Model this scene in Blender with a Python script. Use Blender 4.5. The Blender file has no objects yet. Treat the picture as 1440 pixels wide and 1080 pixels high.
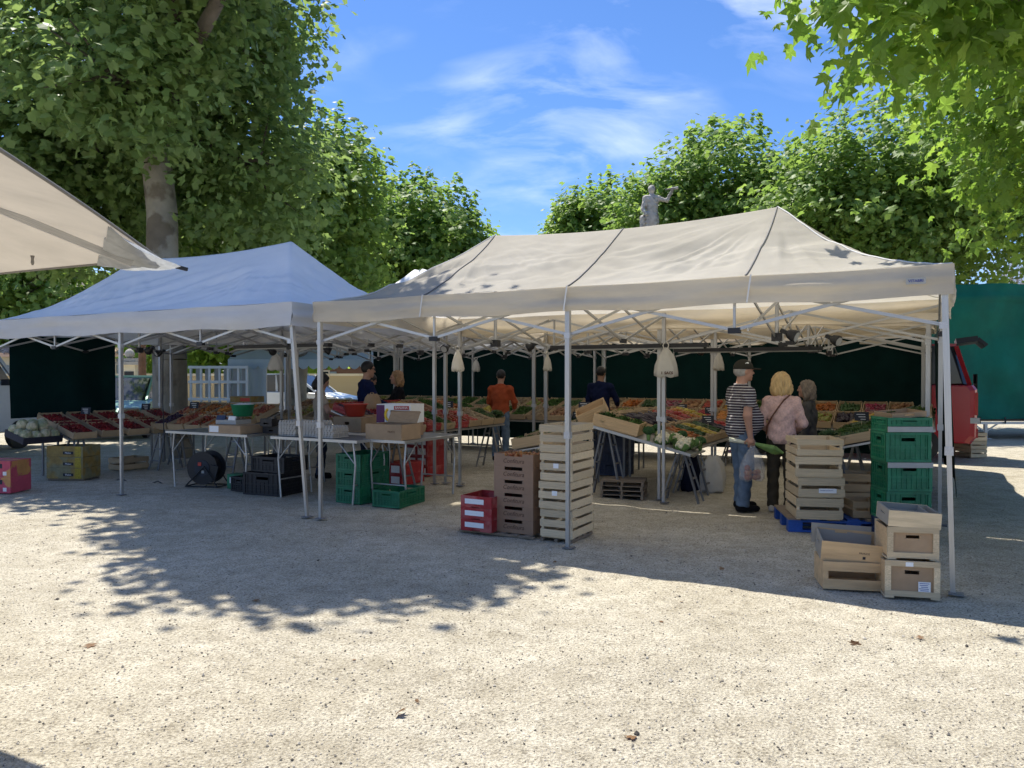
import bpy, math, random
import numpy as np
from mathutils import Vector, Matrix, Euler

R = math.radians
sc = bpy.context.scene
col = sc.collection

# ------------------------------------------------------------------ camera, sky, sun
CAM_H, FPX, PITCH = 1.6, 1082.0, R(0.69)
cam_d = bpy.data.cameras.new('camera')
cam_d.sensor_fit = 'HORIZONTAL'; cam_d.sensor_width = 36.0
cam_d.lens = 36.0 * FPX / 1440.0
cam_d.clip_start = 0.05; cam_d.clip_end = 3000
cam = bpy.data.objects.new('camera', cam_d); col.objects.link(cam)
cam.location = (0, 0, CAM_H); cam.rotation_euler = (R(90) - PITCH, 0, 0)
sc.camera = cam

SUN = Vector((-0.262, 0.400, 1.0)).normalized()
elev = math.asin(SUN.z); azim = math.atan2(SUN.x, SUN.y)
sun_d = bpy.data.lights.new('sun', 'SUN'); sun_d.energy = 4.1; sun_d.angle = R(0.53); sun_d.color = (1.0, 0.95, 0.86)
sun = bpy.data.objects.new('sun', sun_d); col.objects.link(sun)
sun.rotation_euler = SUN.to_track_quat('Z', 'Y').to_euler()

world = bpy.data.worlds.new('World'); sc.world = world; world.use_nodes = True
wn = world.node_tree; wn.nodes.clear()
def W(t): return wn.nodes.new(t)
wo = W('ShaderNodeOutputWorld'); wb = W('ShaderNodeBackground'); wb.inputs['Strength'].default_value = 0.097
sky = W('ShaderNodeTexSky'); sky.sky_type = 'NISHITA'; sky.sun_disc = False
sky.sun_elevation = elev; sky.sun_rotation = azim
sky.altitude = 0; sky.air_density = 1.0; sky.dust_density = 0.25; sky.ozone_density = 4.0
hs = W('ShaderNodeHueSaturation'); hs.inputs['Saturation'].default_value = 1.1
wt = W('ShaderNodeVectorMath'); wt.operation = 'MULTIPLY'; wt.inputs[1].default_value = (0.74, 0.80, 0.97)  # cool white balance
wn.links.new(sky.outputs[0], wt.inputs[0]); wn.links.new(wt.outputs[0], hs.inputs['Color'])
tc = W('ShaderNodeTexCoord'); sep = W('ShaderNodeSeparateXYZ'); wn.links.new(tc.outputs['Generated'], sep.inputs[0])
# thin cirrus: project the direction on a high flat layer and run stretched noise over it
zc = W('ShaderNodeMath'); zc.operation = 'ADD'; zc.inputs[1].default_value = 0.55; wn.links.new(sep.outputs[2], zc.inputs[0])
dx = W('ShaderNodeMath'); dx.operation = 'DIVIDE'; wn.links.new(sep.outputs[0], dx.inputs[0]); wn.links.new(zc.outputs[0], dx.inputs[1])
dy = W('ShaderNodeMath'); dy.operation = 'DIVIDE'; wn.links.new(sep.outputs[1], dy.inputs[0]); wn.links.new(zc.outputs[0], dy.inputs[1])
cb = W('ShaderNodeCombineXYZ'); wn.links.new(dx.outputs[0], cb.inputs[0]); wn.links.new(dy.outputs[0], cb.inputs[1])
mp = W('ShaderNodeMapping'); mp.inputs['Rotation'].default_value = (0, 0, R(38)); mp.inputs['Scale'].default_value = (1.6, 3.6, 1.0)
mp.inputs['Location'].default_value = (1.7, 0.35, 0)
wn.links.new(cb.outputs[0], mp.inputs[0])
n1 = W('ShaderNodeTexNoise'); n1.inputs['Scale'].default_value = 2.6; n1.inputs['Detail'].default_value = 9; n1.inputs['Roughness'].default_value = 0.58; n1.inputs['Distortion'].default_value = 0.5
wn.links.new(mp.outputs[0], n1.inputs['Vector'])
n2 = W('ShaderNodeTexNoise'); n2.inputs['Scale'].default_value = 1.5; n2.inputs['Detail'].default_value = 3
wn.links.new(mp.outputs[0], n2.inputs['Vector'])
r1 = W('ShaderNodeValToRGB'); r1.color_ramp.elements[0].position = 0.45; r1.color_ramp.elements[1].position = 0.76
r2 = W('ShaderNodeValToRGB'); r2.color_ramp.elements[0].position = 0.38; r2.color_ramp.elements[1].position = 0.66
wn.links.new(n1.outputs[0], r1.inputs[0]); wn.links.new(n2.outputs[0], r2.inputs[0])
mm = W('ShaderNodeMath'); mm.operation = 'MULTIPLY'; wn.links.new(r1.outputs[0], mm.inputs[0]); wn.links.new(r2.outputs[0], mm.inputs[1])
m3 = W('ShaderNodeMath'); m3.operation = 'MULTIPLY'; m3.inputs[1].default_value = 0.95; wn.links.new(mm.outputs[0], m3.inputs[0])
mx = W('ShaderNodeMix'); mx.data_type = 'RGBA'
wn.links.new(m3.outputs[0], mx.inputs['Factor']); wn.links.new(hs.outputs[0], mx.inputs[6])
mx.inputs[7].default_value = (6.6, 7.3, 9.0, 1)
wn.links.new(mx.outputs[2], wb.inputs['Color']); wn.links.new(wb.outputs[0], wo.inputs[0])

vs = sc.view_settings
vs.view_transform = 'Standard'; vs.look = 'None'; vs.exposure = 0.92; vs.gamma = 1.0; vs.use_curve_mapping = False
sc.render.engine = 'CYCLES'
sc.cycles.use_denoising = True
try: sc.cycles.denoiser = 'OPENIMAGEDENOISE'
except Exception: pass
sc.cycles.max_bounces = 6; sc.cycles.diffuse_bounces = 4; sc.cycles.glossy_bounces = 2
sc.cycles.transmission_bounces = 4; sc.cycles.transparent_max_bounces = 6
sc.cycles.use_adaptive_sampling = True; sc.cycles.adaptive_threshold = 0.02

# ------------------------------------------------------------------ market frame
# The stalls stand on one grid: t metres to the left along the tent fronts, s metres back from them.
RZ = math.atan2(-0.481, 0.876)
EX = Vector((math.cos(RZ), math.sin(RZ), 0)); NY = Vector((-math.sin(RZ), math.cos(RZ), 0))
ORG = Vector((3.18, 5.57, 0))
def P(t, s, z=0.0): return ORG - EX * t + NY * s + Vector((0, 0, z))
def ray(u, v):
    d = Vector(((u - 720) / FPX, 1.0, -(v - 540) / FPX))
    c, s_ = math.cos(-PITCH), math.sin(-PITCH)
    return Vector((d.x, d.y * c - d.z * s_, d.y * s_ + d.z * c))
def ground(u, v, z=0.0):
    d = ray(u, v); k = (z - CAM_H) / d.z
    return Vector((d.x * k, d.y * k, z))
def at(u, v, Y):
    d = ray(u, v); k = Y / d.y
    return Vector((d.x * k, Y, CAM_H + d.z * k))

# ------------------------------------------------------------------ object helpers
def link(o, parent=None):
    col.objects.link(o)
    if parent is not None: o.parent = parent
    return o
def tag(o, label=None, cat=None, group=None, kind=None):
    if label: o['label'] = label
    if cat: o['category'] = cat
    if group: o['group'] = group
    if kind: o['kind'] = kind
    return o
def empty(name, loc=(0, 0, 0), rz=0.0, label=None, cat=None, group=None, rot=None):
    o = bpy.data.objects.new(name, None); link(o); o.empty_display_size = 0.2
    o.location = loc; o.rotation_euler = rot if rot else (0, 0, rz)
    return tag(o, label, cat, group)
KIDS = {}
def kids(o): return KIDS.get(o.name, [])
def mobj(name, me, parent=None, mat=None):
    o = bpy.data.objects.new(name, me); link(o, parent)
    if parent is not None: KIDS.setdefault(parent.name, []).append(o)
    if mat is not None and len(me.materials) == 0: me.materials.append(mat)
    return o
def copy_tree(o, parent=None):
    c = o.copy(); link(c)
    if parent is not None:
        c.parent = parent; KIDS.setdefault(parent.name, []).append(c)
    for k in list(kids(o)): copy_tree(k, c)
    return c

class MB:
    def __init__(self): self.v = []; self.f = []; self.m = []; self.sm = []
    def add(self, vs_, fs, mi=0, smooth=False):
        b = len(self.v); self.v += [tuple(p) for p in vs_]
        for f in fs: self.f.append(tuple(i + b for i in f)); self.m.append(mi); self.sm.append(smooth)
        return self
    def box(self, c, s, rot=None, mi=0):
        pts = []
        for dx_ in (-.5, .5):
            for dy_ in (-.5, .5):
                for dz_ in (-.5, .5):
                    p = Vector((dx_ * s[0], dy_ * s[1], dz_ * s[2]))
                    if rot is not None: p = rot @ p
                    pts.append(p + Vector(c))
        return self.add(pts, [(0, 1, 3, 2), (4, 6, 7, 5), (0, 4, 5, 1), (2, 3, 7, 6), (0, 2, 6, 4), (1, 5, 7, 3)], mi)
    def bar(self, a, b, w, h=None, mi=0):
        a = Vector(a); b = Vector(b); d = b - a
        q = d.to_track_quat('X', 'Z').to_matrix()
        return self.box((a + b) / 2, (d.length, w, h or w), q, mi)
    def tube(self, a, b, r0, r1=None, n=8, mi=0, cap=True, smooth=True):
        a = Vector(a); b = Vector(b); r1 = r0 if r1 is None else r1
        q = (b - a).to_track_quat('Z', 'Y').to_matrix()
        pts = []
        for (p, r) in ((a, r0), (b, r1)):
            for i in range(n):
                an = 2 * math.pi * i / n
                pts.append(p + q @ Vector((math.cos(an) * r, math.sin(an) * r, 0)))
        self.add(pts, [(i, (i + 1) % n, n + (i + 1) % n, n + i) for i in range(n)], mi, smooth)
        if cap:
            self.add(pts[:n], [tuple(range(n))[::-1]], mi); self.add(pts[n:], [tuple(range(n))], mi)
        return self
    def path(self, pts, r, n=6, mi=0):
        for a, b in zip(pts[:-1], pts[1:]): self.tube(a, b, r, n=n, mi=mi)
        return self
    def lathe(self, prof, n=16, c=(0, 0, 0), mi=0, smooth=True):
        pts = []
        for (r, z) in prof:
            for i in range(n):
                an = 2 * math.pi * i / n; pts.append((c[0] + r * math.cos(an), c[1] + r * math.sin(an), c[2] + z))
        fs = []
        for k in range(len(prof) - 1):
            for i in range(n):
                j = (i + 1) % n; fs.append((k * n + i, k * n + j, (k + 1) * n + j, (k + 1) * n + i))
        fs.append(tuple(range(n))[::-1]); fs.append(tuple((len(prof) - 1) * n + i for i in range(n)))
        return self.add(pts, fs, mi, smooth)
    def prism(self, poly, y0, y1, mi=0):
        n = len(poly)
        pts = [(x, y0, z) for x, z in poly] + [(x, y1, z) for x, z in poly]
        fs = [(i, (i + 1) % n, n + (i + 1) % n, n + i) for i in range(n)]
        fs += [tuple(range(n))[::-1], tuple(range(n, 2 * n))]
        return self.add(pts, fs, mi)
    def mesh(self, name='mesh'):
        me = bpy.data.meshes.new(name); me.from_pydata(self.v, [], self.f)
        if any(self.m): me.polygons.foreach_set('material_index', self.m)
        me.polygons.foreach_set('use_smooth', self.sm); me.update()
        return me
    def build(self, name, mat, parent=None):
        me = self.mesh(name)
        for m_ in (mat if isinstance(mat, (list, tuple)) else [mat]): me.materials.append(m_)
        return mobj(name, me, parent)

def np_mesh(name, V, F, mat, smooth=True, attr=None):
    me = bpy.data.meshes.new(name)
    V = np.asarray(V, dtype=np.float32); F = np.asarray(F, dtype=np.int32)
    nv, (nf, k) = len(V), F.shape
    me.vertices.add(nv); me.vertices.foreach_set('co', V.ravel())
    me.loops.add(nf * k); me.loops.foreach_set('vertex_index', F.ravel())
    me.polygons.add(nf); me.polygons.foreach_set('loop_start', np.arange(0, nf * k, k, dtype=np.int32))
    try: me.polygons.foreach_set('loop_total', np.full(nf, k, dtype=np.int32))
    except Exception: pass
    me.polygons.foreach_set('use_smooth', np.full(nf, smooth, dtype=bool))
    if attr is not None:
        a = me.attributes.new('rnd', 'FLOAT', 'FACE'); a.data.foreach_set('value', np.asarray(attr, dtype=np.float32))
    me.update(calc_edges=True); me.validate()
    for m_ in (mat if isinstance(mat, (list, tuple)) else [mat]): me.materials.append(m_)
    return me

_unit = {}
def bevel_cube(mat, n=0):
    key = mat.name
    if key not in _unit:
        m_ = MB().box((0, 0, 0), (1, 1, 1)).mesh('piece'); m_.materials.append(mat); _unit[key] = m_
    return _unit[key]
def bx(name, c, s, mat, parent, rot=None):
    """one box-shaped piece; alike pieces share the mesh"""
    o = mobj(name, bevel_cube(mat), parent); o.location = c; o.scale = s
    if rot is not None: o.rotation_euler = rot
    return o
def br(name, a, b, w, h, mat, parent):
    a = Vector(a); b = Vector(b); d = b - a
    o = mobj(name, bevel_cube(mat), parent); o.location = (a + b) / 2
    o.rotation_euler = d.to_track_quat('X', 'Z').to_euler(); o.scale = (d.length, w, h)
    return o
_tube = {}
def tb(name, a, b, r, mat, parent, n=10):
    if (mat.name, n) not in _tube:
        m_ = MB().tube((0, 0, -.5), (0, 0, .5), 1, n=n).mesh('piece'); m_.materials.append(mat); _tube[(mat.name, n)] = m_
    a = Vector(a); b = Vector(b); d = b - a
    o = mobj(name, _tube[(mat.name, n)], parent); o.location = (a + b) / 2
    o.rotation_euler = d.to_track_quat('Z', 'Y').to_euler(); o.scale = (r, r, d.length)
    return o

# ------------------------------------------------------------------ materials
def pm(name, c, rough=.6, metal=0, var=.12, vs=6.0, stretch=(1, 1, 1), rnd=.1, bump=0, bs=60., coord='Object', trl=0, spec=.4, c2=None, cth=(.45, .6), bdist=.01):
    m = bpy.data.materials.new(name); m.use_nodes = True; nt = m.node_tree; N = nt.nodes; L = nt.links
    b = N['Principled BSDF']; b.inputs['Roughness'].default_value = rough; b.inputs['Metallic'].default_value = metal
    b.inputs['Specular IOR Level'].default_value = spec
    t = N.new('ShaderNodeTexCoord'); mp_ = N.new('ShaderNodeMapping'); mp_.inputs['Scale'].default_value = stretch
    if coord == 'World':
        g = N.new('ShaderNodeNewGeometry'); L.new(g.outputs['Position'], mp_.inputs[0])
    else: L.new(t.outputs[coord], mp_.inputs[0])
    oi = N.new('ShaderNodeObjectInfo')
    ad = N.new('ShaderNodeVectorMath'); ad.operation = 'ADD'
    sc_ = N.new('ShaderNodeMath'); sc_.operation = 'MULTIPLY'; sc_.inputs[1].default_value = 37.0; L.new(oi.outputs['Random'], sc_.inputs[0])
    L.new(mp_.outputs[0], ad.inputs[0]); L.new(sc_.outputs[0], ad.inputs[1])
    no = N.new('ShaderNodeTexNoise'); no.inputs['Scale'].default_value = vs; no.inputs['Detail'].default_value = 6; no.inputs['Roughness'].default_value = .62
    L.new(ad.outputs[0], no.inputs['Vector'])
    mr = N.new('ShaderNodeMapRange'); mr.inputs['From Min'].default_value = .25; mr.inputs['From Max'].default_value = .75
    mr.inputs['To Min'].default_value = 1 - var; mr.inputs['To Max'].default_value = 1 + var; L.new(no.outputs[0], mr.inputs[0])
    mr2 = N.new('ShaderNodeMapRange'); mr2.inputs['To Min'].default_value = 1 - rnd; mr2.inputs['To Max'].default_value = 1 + rnd
    L.new(oi.outputs['Random'], mr2.inputs[0])
    mu = N.new('ShaderNodeMath'); mu.operation = 'MULTIPLY'; L.new(mr.outputs[0], mu.inputs[0]); L.new(mr2.outputs[0], mu.inputs[1])
    base = None
    if c2 is not None:
        no2 = N.new('ShaderNodeTexNoise'); no2.inputs['Scale'].default_value = vs * .45; no2.inputs['Detail'].default_value = 5; L.new(ad.outputs[0], no2.inputs['Vector'])
        rp = N.new('ShaderNodeValToRGB'); rp.color_ramp.elements[0].position = cth[0]; rp.color_ramp.elements[1].position = cth[1]
        rp.color_ramp.elements[0].color = (*c, 1); rp.color_ramp.elements[1].color = (*c2, 1); L.new(no2.outputs[0], rp.inputs[0]); base = rp.outputs[0]
    vm = N.new('ShaderNodeVectorMath'); vm.operation = 'SCALE'
    if base is not None: L.new(base, vm.inputs[0])
    else: vm.inputs[0].default_value = c
    L.new(mu.outputs[0], vm.inputs['Scale']); L.new(vm.outputs[0], b.inputs['Base Color'])
    if bump:
        nb = N.new('ShaderNodeTexNoise'); nb.inputs['Scale'].default_value = bs; nb.inputs['Detail'].default_value = 5; L.new(ad.outputs[0], nb.inputs['Vector'])
        bp = N.new('ShaderNodeBump'); bp.inputs['Strength'].default_value = bump; bp.inputs['Distance'].default_value = bdist
        L.new(nb.outputs[0], bp.inputs['Height']); L.new(bp.outputs[0], b.inputs['Normal'])
    if trl:
        tr = N.new('ShaderNodeBsdfTranslucent'); L.new(vm.outputs[0], tr.inputs['Color'])
        ms = N.new('ShaderNodeMixShader'); ms.inputs[0].default_value = trl
        L.new(b.outputs[0], ms.inputs[1]); L.new(tr.outputs[0], ms.inputs[2]); L.new(ms.outputs[0], N['Material Output'].inputs[0])
    return m
WOODS = (1.2, 9, 9)
M = {}
M['wood'] = pm('pale_poplar', (.58, .455, .285), .7, var=.30, vs=2.2, stretch=WOODS, rnd=.22, bump=.25, bs=9)
M['wood2'] = pm('warm_pine', (.56, .38, .20), .65, var=.25, vs=2.0, stretch=WOODS, rnd=.14, bump=.2, bs=8)
M['woodold'] = pm('weathered_wood', (.23, .18, .13), .85, var=.35, vs=2.4, stretch=WOODS, rnd=.22, bump=.4, bs=9)
M['tray'] = pm('tray_wood', (.44, .32, .19), .75, var=.2, vs=2.2, stretch=WOODS, rnd=.2)
M['card'] = pm('cardboard', (.36, .245, .145), .85, var=.16, vs=7, rnd=.08)
M['carddark'] = pm('brown_cardboard', (.30, .185, .115), .85, var=.10, vs=6, rnd=.07)
M['cardgrey'] = pm('grey_board', (.30, .27, .22), .85, var=.08, vs=5, rnd=.05)
M['alu'] = pm('aluminium', (.46, .455, .44), .45, metal=.8, var=.15, vs=9, rnd=.08)
M['trestle'] = pm('dull_trestle_metal', (.20, .20, .20), .55, metal=.4, var=.25, vs=9, rnd=.2)
M['galv'] = pm('galvanised_steel', (.5, .5, .5), .5, metal=.6, var=.25, vs=12, rnd=.1)
M['black'] = pm('black_plastic', (.018, .018, .02), .5, var=.2, rnd=.2)
M['holeshade'] = pm('opening_shade', (.02, .015, .012), .9, var=.1)  # near-black colour standing in for shade inside an opening
M['green'] = pm('green_plastic', (.010, .145, .066), .5, var=.3, vs=9, rnd=.2, c2=(.02, .17, .085), cth=(.42, .62))
M['greylid'] = pm('grey_plastic', (.36, .36, .34), .6, var=.12, rnd=.1)
M['bluep'] = pm('blue_pallet', (.015, .07, .30), .55, var=.25, vs=8, rnd=.1)
M['navyp'] = pm('navy_plastic', (.035, .05, .10), .5, var=.2)
M['red'] = pm('red_print', (.32, .022, .024), .6, var=.25, vs=12, rnd=.1, c2=(.40, .10, .09), cth=(.5, .62))
M['redp'] = pm('red_plastic', (.42, .045, .03), .45, var=.1)
M['white'] = pm('white_paper', (.78, .78, .76), .8, var=.06, rnd=.05)
M['pinkbox'] = pm('pink_fruit_print', (.48, .07, .11), .6, var=.2, vs=9, c2=(.5, .24, .08), cth=(.52, .56), rnd=.05)
M['yelbox'] = pm('melon_print', (.27, .18, .05), .6, var=.35, vs=10, c2=(.21, .19, .10), cth=(.46, .55), rnd=.05)
M['ink'] = pm('dark_ink', (.02, .02, .03), .7, var=.05, rnd=0)
M['inkbrown'] = pm('brown_ink', (.10, .05, .03), .8, var=.05, rnd=0)
M['inkblue'] = pm('blue_ink', (.04, .07, .28), .7, var=.05, rnd=0)
M['slate'] = pm('slate_board', (.025, .03, .04), .7, var=.3, vs=14)
M['beige'] = pm('beige_canvas', (.60, .562, .485), .85, var=.10, vs=1.6, rnd=.02, bump=.35, bs=7, trl=.46, spec=.15, c2=(.53, .49, .41), cth=(.42, .68), bdist=.02)
M['beigeval'] = pm('beige_valance', (.72, .63, .48), .85, var=.10, vs=1.5, stretch=(1, 1, 5), rnd=.03, bump=.3, bs=5, trl=.36, spec=.15, c2=(.60, .54, .44), cth=(.45, .6), bdist=.02)  # canvas tone lifted and warmed to stand in for light bounced off the ground
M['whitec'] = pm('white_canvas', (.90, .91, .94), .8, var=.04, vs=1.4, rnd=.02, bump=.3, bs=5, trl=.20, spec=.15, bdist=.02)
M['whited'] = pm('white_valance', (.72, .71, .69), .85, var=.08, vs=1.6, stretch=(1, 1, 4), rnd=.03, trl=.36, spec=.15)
M['greyc'] = pm('grey_canvas', (.42, .50, .54), .85, var=.06, vs=2, trl=.2, spec=.15)
M['taupe'] = pm('taupe_canvas', (.46, .41, .335), .85, var=.12, vs=3.5, bump=.3, bs=6, trl=.36, spec=.15, bdist=.02)
M['seam'] = pm('seam_tape', (.20, .19, .18), .8, var=.1)
M['piping'] = pm('pale_piping', (.66, .64, .60), .8, var=.05)
M['curtain'] = pm('dark_green_curtain', (.0028, .019, .018), .9, var=.25, vs=3, bump=.2, bs=8, spec=.1, rnd=.05)
M['tarp'] = pm('green_tarpaulin', (.0012, .115, .080), .6, var=.2, vs=2, bump=.35, bs=4, spec=.2, c2=(.0015, .090, .068), cth=(.4, .65), bdist=.04)
M['bag'] = pm('white_bag_film', (.72, .69, .62), .5, var=.1, vs=8, trl=.35)
M['film'] = pm('thin_plastic', (.75, .75, .76), .3, var=.1, trl=.3)
M['bark'] = pm('plane_bark', (.30, .27, .21), .9, var=.22, vs=3, bump=.5, bs=9, coord='World', c2=(.17, .14, .10), cth=(.52, .58), bdist=.03)
M['barkd'] = pm('dark_branch', (.12, .10, .075), .9, var=.3, vs=6, coord='World')
M['stone'] = pm('pale_stone', (.40, .38, .34), .85, var=.3, vs=7, c2=(.20, .185, .16), cth=(.52, .66), bump=.3, bs=12)
# ------------------------------------------------------------------ ground
def vnoise(x, y, s, seed):
    rg = np.random.default_rng(seed); n = 256; tab = rg.random((n, n))
    X = x / s; Y = y / s; xi = np.floor(X).astype(int); yi = np.floor(Y).astype(int); fx = X - xi; fy = Y - yi
    fx = fx * fx * (3 - 2 * fx); fy = fy * fy * (3 - 2 * fy)
    a = tab[xi % n, yi % n]; b = tab[(xi + 1) % n, yi % n]; c = tab[xi % n, (yi + 1) % n]; d = tab[(xi + 1) % n, (yi + 1) % n]
    return (a * (1 - fx) + b * fx) * (1 - fy) + (c * (1 - fx) + d * fx) * fy - .5
def ground_mat():
    m = bpy.data.materials.new('gravel_ground'); m.use_nodes = True; nt = m.node_tree; N = nt.nodes; L = nt.links
    b = N['Principled BSDF']; b.inputs['Roughness'].default_value = .95; b.inputs['Specular IOR Level'].default_value = .15
    g = N.new('ShaderNodeNewGeometry')
    def noise(s, d=6, r=.6):
        n = N.new('ShaderNodeTexNoise'); n.inputs['Scale'].default_value = s; n.inputs['Detail'].default_value = d; n.inputs['Roughness'].default_value = r
        L.new(g.outputs['Position'], n.inputs['Vector']); return n
    big = noise(.55, 5); mid = noise(5, 6, .7); fine = noise(70, 5, .75); grit = N.new('ShaderNodeTexVoronoi'); grit.inputs['Scale'].default_value = 75
    L.new(g.outputs['Position'], grit.inputs['Vector'])
    def ramp(src, p0, c0, p1, c1):
        r = N.new('ShaderNodeValToRGB'); r.color_ramp.elements[0].position = p0; r.color_ramp.elements[1].position = p1
        r.color_ramp.elements[0].color = (*c0, 1); r.color_ramp.elements[1].color = (*c1, 1); L.new(src, r.inputs[0]); return r
    base = ramp(big.outputs[0], .34, (.455, .415, .325), .66, (.555, .515, .418))
    def mix(bt, f, a, c):
        x = N.new('ShaderNodeMix'); x.data_type = 'RGBA'; x.blend_type = bt
        if isinstance(f, float): x.inputs['Factor'].default_value = f
        else: L.new(f, x.inputs['Factor'])
        L.new(a, x.inputs[6]); L.new(c, x.inputs[7]); return x.outputs[2]
    c = mix('MULTIPLY', 1.0, base.outputs[0], ramp(mid.outputs[0], .32, (.78, .76, .73), .68, (1.12, 1.12, 1.13)).outputs[0])
    c = mix('MULTIPLY', 1.0, c, ramp(fine.outputs[0], .36, (.52, .50, .47), .56, (1.12, 1.12, 1.11)).outputs[0])
    st = N.new('ShaderNodeMapping'); st.inputs['Scale'].default_value = (.5, 1.6, 1); st.inputs['Rotation'].default_value = (0, 0, .5); L.new(g.outputs['Position'], st.inputs[0]); sn = N.new('ShaderNodeTexNoise'); sn.inputs['Scale'].default_value = 1.3; sn.inputs['Detail'].default_value = 5; L.new(st.outputs[0], sn.inputs['Vector'])
    c = mix('MULTIPLY', 1.0, c, ramp(sn.outputs[0], .36, (.94, .935, .93), .6, (1.03, 1.03, 1.03)).outputs[0])
    c = mix('MULTIPLY', .8, c, ramp(grit.outputs['Color'], .05, (.45, .43, .42), .30, (1.05, 1.05, 1.05)).outputs[0])
    L.new(c, b.inputs['Base Color'])
    bp = N.new('ShaderNodeBump'); bp.inputs['Strength'].default_value = .8; bp.inputs['Distance'].default_value = .016
    ma = N.new('ShaderNodeMath'); ma.operation = 'ADD'; L.new(fine.outputs[0], ma.inputs[0])
    mm_ = N.new('ShaderNodeMath'); mm_.operation = 'MULTIPLY'; mm_.inputs[1].default_value = .6; L.new(grit.outputs['Distance'], mm_.inputs[0]); L.new(mm_.outputs[0], ma.inputs[1])
    L.new(ma.outputs[0], bp.inputs['Height']); L.new(bp.outputs[0], b.inputs['Normal'])
    return m
M['ground'] = ground_mat()
def hgt(x, y):
    return vnoise(x, y, .9, 1) * .022 + vnoise(x, y, .23, 2) * .012 + vnoise(x, y, .075, 3) * .007
def make_ground():
    xs = np.concatenate([-np.geomspace(400, 8.2, 26), np.arange(-8, 8.01, .045), np.geomspace(8.2, 400, 26)])
    ys = np.concatenate([-np.geomspace(120, 1.6, 14), np.arange(-1.5, 1.0, .25), np.arange(1.0, 10.5, .045), np.geomspace(10.6, 900, 60)])
    X, Y = np.meshgrid(xs, ys); fade = np.clip((16 - np.hypot(X, Y)) / 6, 0, 1)
    Z = hgt(X, Y) * fade - .006
    V = np.stack([X, Y, Z], -1).reshape(-1, 3); nx, ny = len(xs), len(ys)
    i = np.arange(nx - 1); j = np.arange(ny - 1); I, J = np.meshgrid(i, j); a = (J * nx + I).ravel()
    F = np.stack([a, a + 1, a + 1 + nx, a + nx], -1)
    o = mobj('ground', np_mesh('ground', V, F, M['ground'])); o['kind'] = 'structure'
make_ground()

def pebbles():
    rg = np.random.default_rng(5)
    base = np.array([(1, 0, 0), (-1, 0, 0), (0, 1, 0), (0, -1, 0), (0, 0, 1), (0, 0, -1)], float)
    tri = np.array([(0, 2, 4), (2, 1, 4), (1, 3, 4), (3, 0, 4), (2, 0, 5), (1, 2, 5), (3, 1, 5), (0, 3, 5)])
    n = 24000
    y = 1.9 + 7.2 * rg.random(n) ** 1.5; x = (rg.random(n) - .5) * 1.5 * y
    r = .0026 + .0050 * rg.random(n) ** 3 + .010 * (rg.random(n) > .988) * rg.random(n)
    q = base[None] * (r[:, None, None] * (0.7 + .6 * rg.random((n, 6, 1))))
    a = rg.random(n) * 6.28; c, s_ = np.cos(a)[:, None], np.sin(a)[:, None]
    qx = q[..., 0] * c - q[..., 1] * s_; qy = q[..., 0] * s_ + q[..., 1] * c
    z = (hgt(x, y) * np.clip((16 - np.hypot(x, y)) / 6, 0, 1) - .006)[:, None] + q[..., 2] * .75 + r[:, None] * .35
    V = np.stack([qx + x[:, None], qy + y[:, None], z], -1).reshape(-1, 3)
    F = (tri[None] + (np.arange(n) * 6)[:, None, None]).reshape(-1, 3)
    at_ = np.repeat(rg.random(n), 8)
    m = bpy.data.materials.new('pebble_stone'); m.use_nodes = True; N = m.node_tree.nodes; L = m.node_tree.links
    t = N.new('ShaderNodeAttribute'); t.attribute_name = 'rnd'; rp = N.new('ShaderNodeValToRGB')
    rp.color_ramp.elements[0].color = (.07, .06, .05, 1); rp.color_ramp.elements[1].color = (.50, .45, .37, 1); rp.color_ramp.elements[0].position = .12; rp.color_ramp.elements[1].position = .55
    L.new(t.outputs['Fac'], rp.inputs[0]); L.new(rp.outputs[0], N['Principled BSDF'].inputs['Base Color']); N['Principled BSDF'].inputs['Roughness'].default_value = .9
    o = mobj('loose_gravel', np_mesh('loose_gravel', V, F, m, smooth=False, attr=at_))
    tag(o, 'small loose stones scattered over the pale gravel ground', 'gravel', kind='stuff')
pebbles()

# ------------------------------------------------------------------ trees
def leaf_mat(name, c0, c1, c2, trl=.42):
    m = bpy.data.materials.new(name); m.use_nodes = True; nt = m.node_tree; N = nt.nodes; L = nt.links
    b = N['Principled BSDF']; b.inputs['Roughness'].default_value = .5; b.inputs['Specular IOR Level'].default_value = .35
    t = N.new('ShaderNodeAttribute'); t.attribute_name = 'rnd'; rp = N.new('ShaderNodeValToRGB')
    rp.color_ramp.elements[0].color = (*c0, 1); rp.color_ramp.elements[1].color = (*c2, 1); e = rp.color_ramp.elements.new(.55); e.color = (*c1, 1)
    L.new(t.outputs['Fac'], rp.inputs[0]); L.new(rp.outputs[0], b.inputs['Base Color'])
    tr = N.new('ShaderNodeBsdfTranslucent'); h = N.new('ShaderNodeHueSaturation'); h.inputs['Hue'].default_value = .492; h.inputs['Saturation'].default_value = 1.05; h.inputs['Value'].default_value = 1.75
    L.new(rp.outputs[0], h.inputs['Color']); L.new(h.outputs[0], tr.inputs[0])
    ms = N.new('ShaderNodeMixShader'); ms.inputs[0].default_value = trl
    L.new(b.outputs[0], ms.inputs[1]); L.new(tr.outputs[0], ms.inputs[2]); L.new(ms.outputs[0], N['Material Output'].inputs[0])
    return m
M['leaf'] = leaf_mat('plane_leaf', (.120, .190, .060), (.175, .255, .080), (.230, .315, .10), .46)
M['leaf2'] = leaf_mat('plane_leaf_far', (.110, .190, .046), (.170, .265, .060), (.240, .340, .080), .48)
M['leafy'] = leaf_mat('young_plane_leaf', (.110, .195, .036), (.160, .265, .046), (.225, .325, .058), .55)

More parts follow.
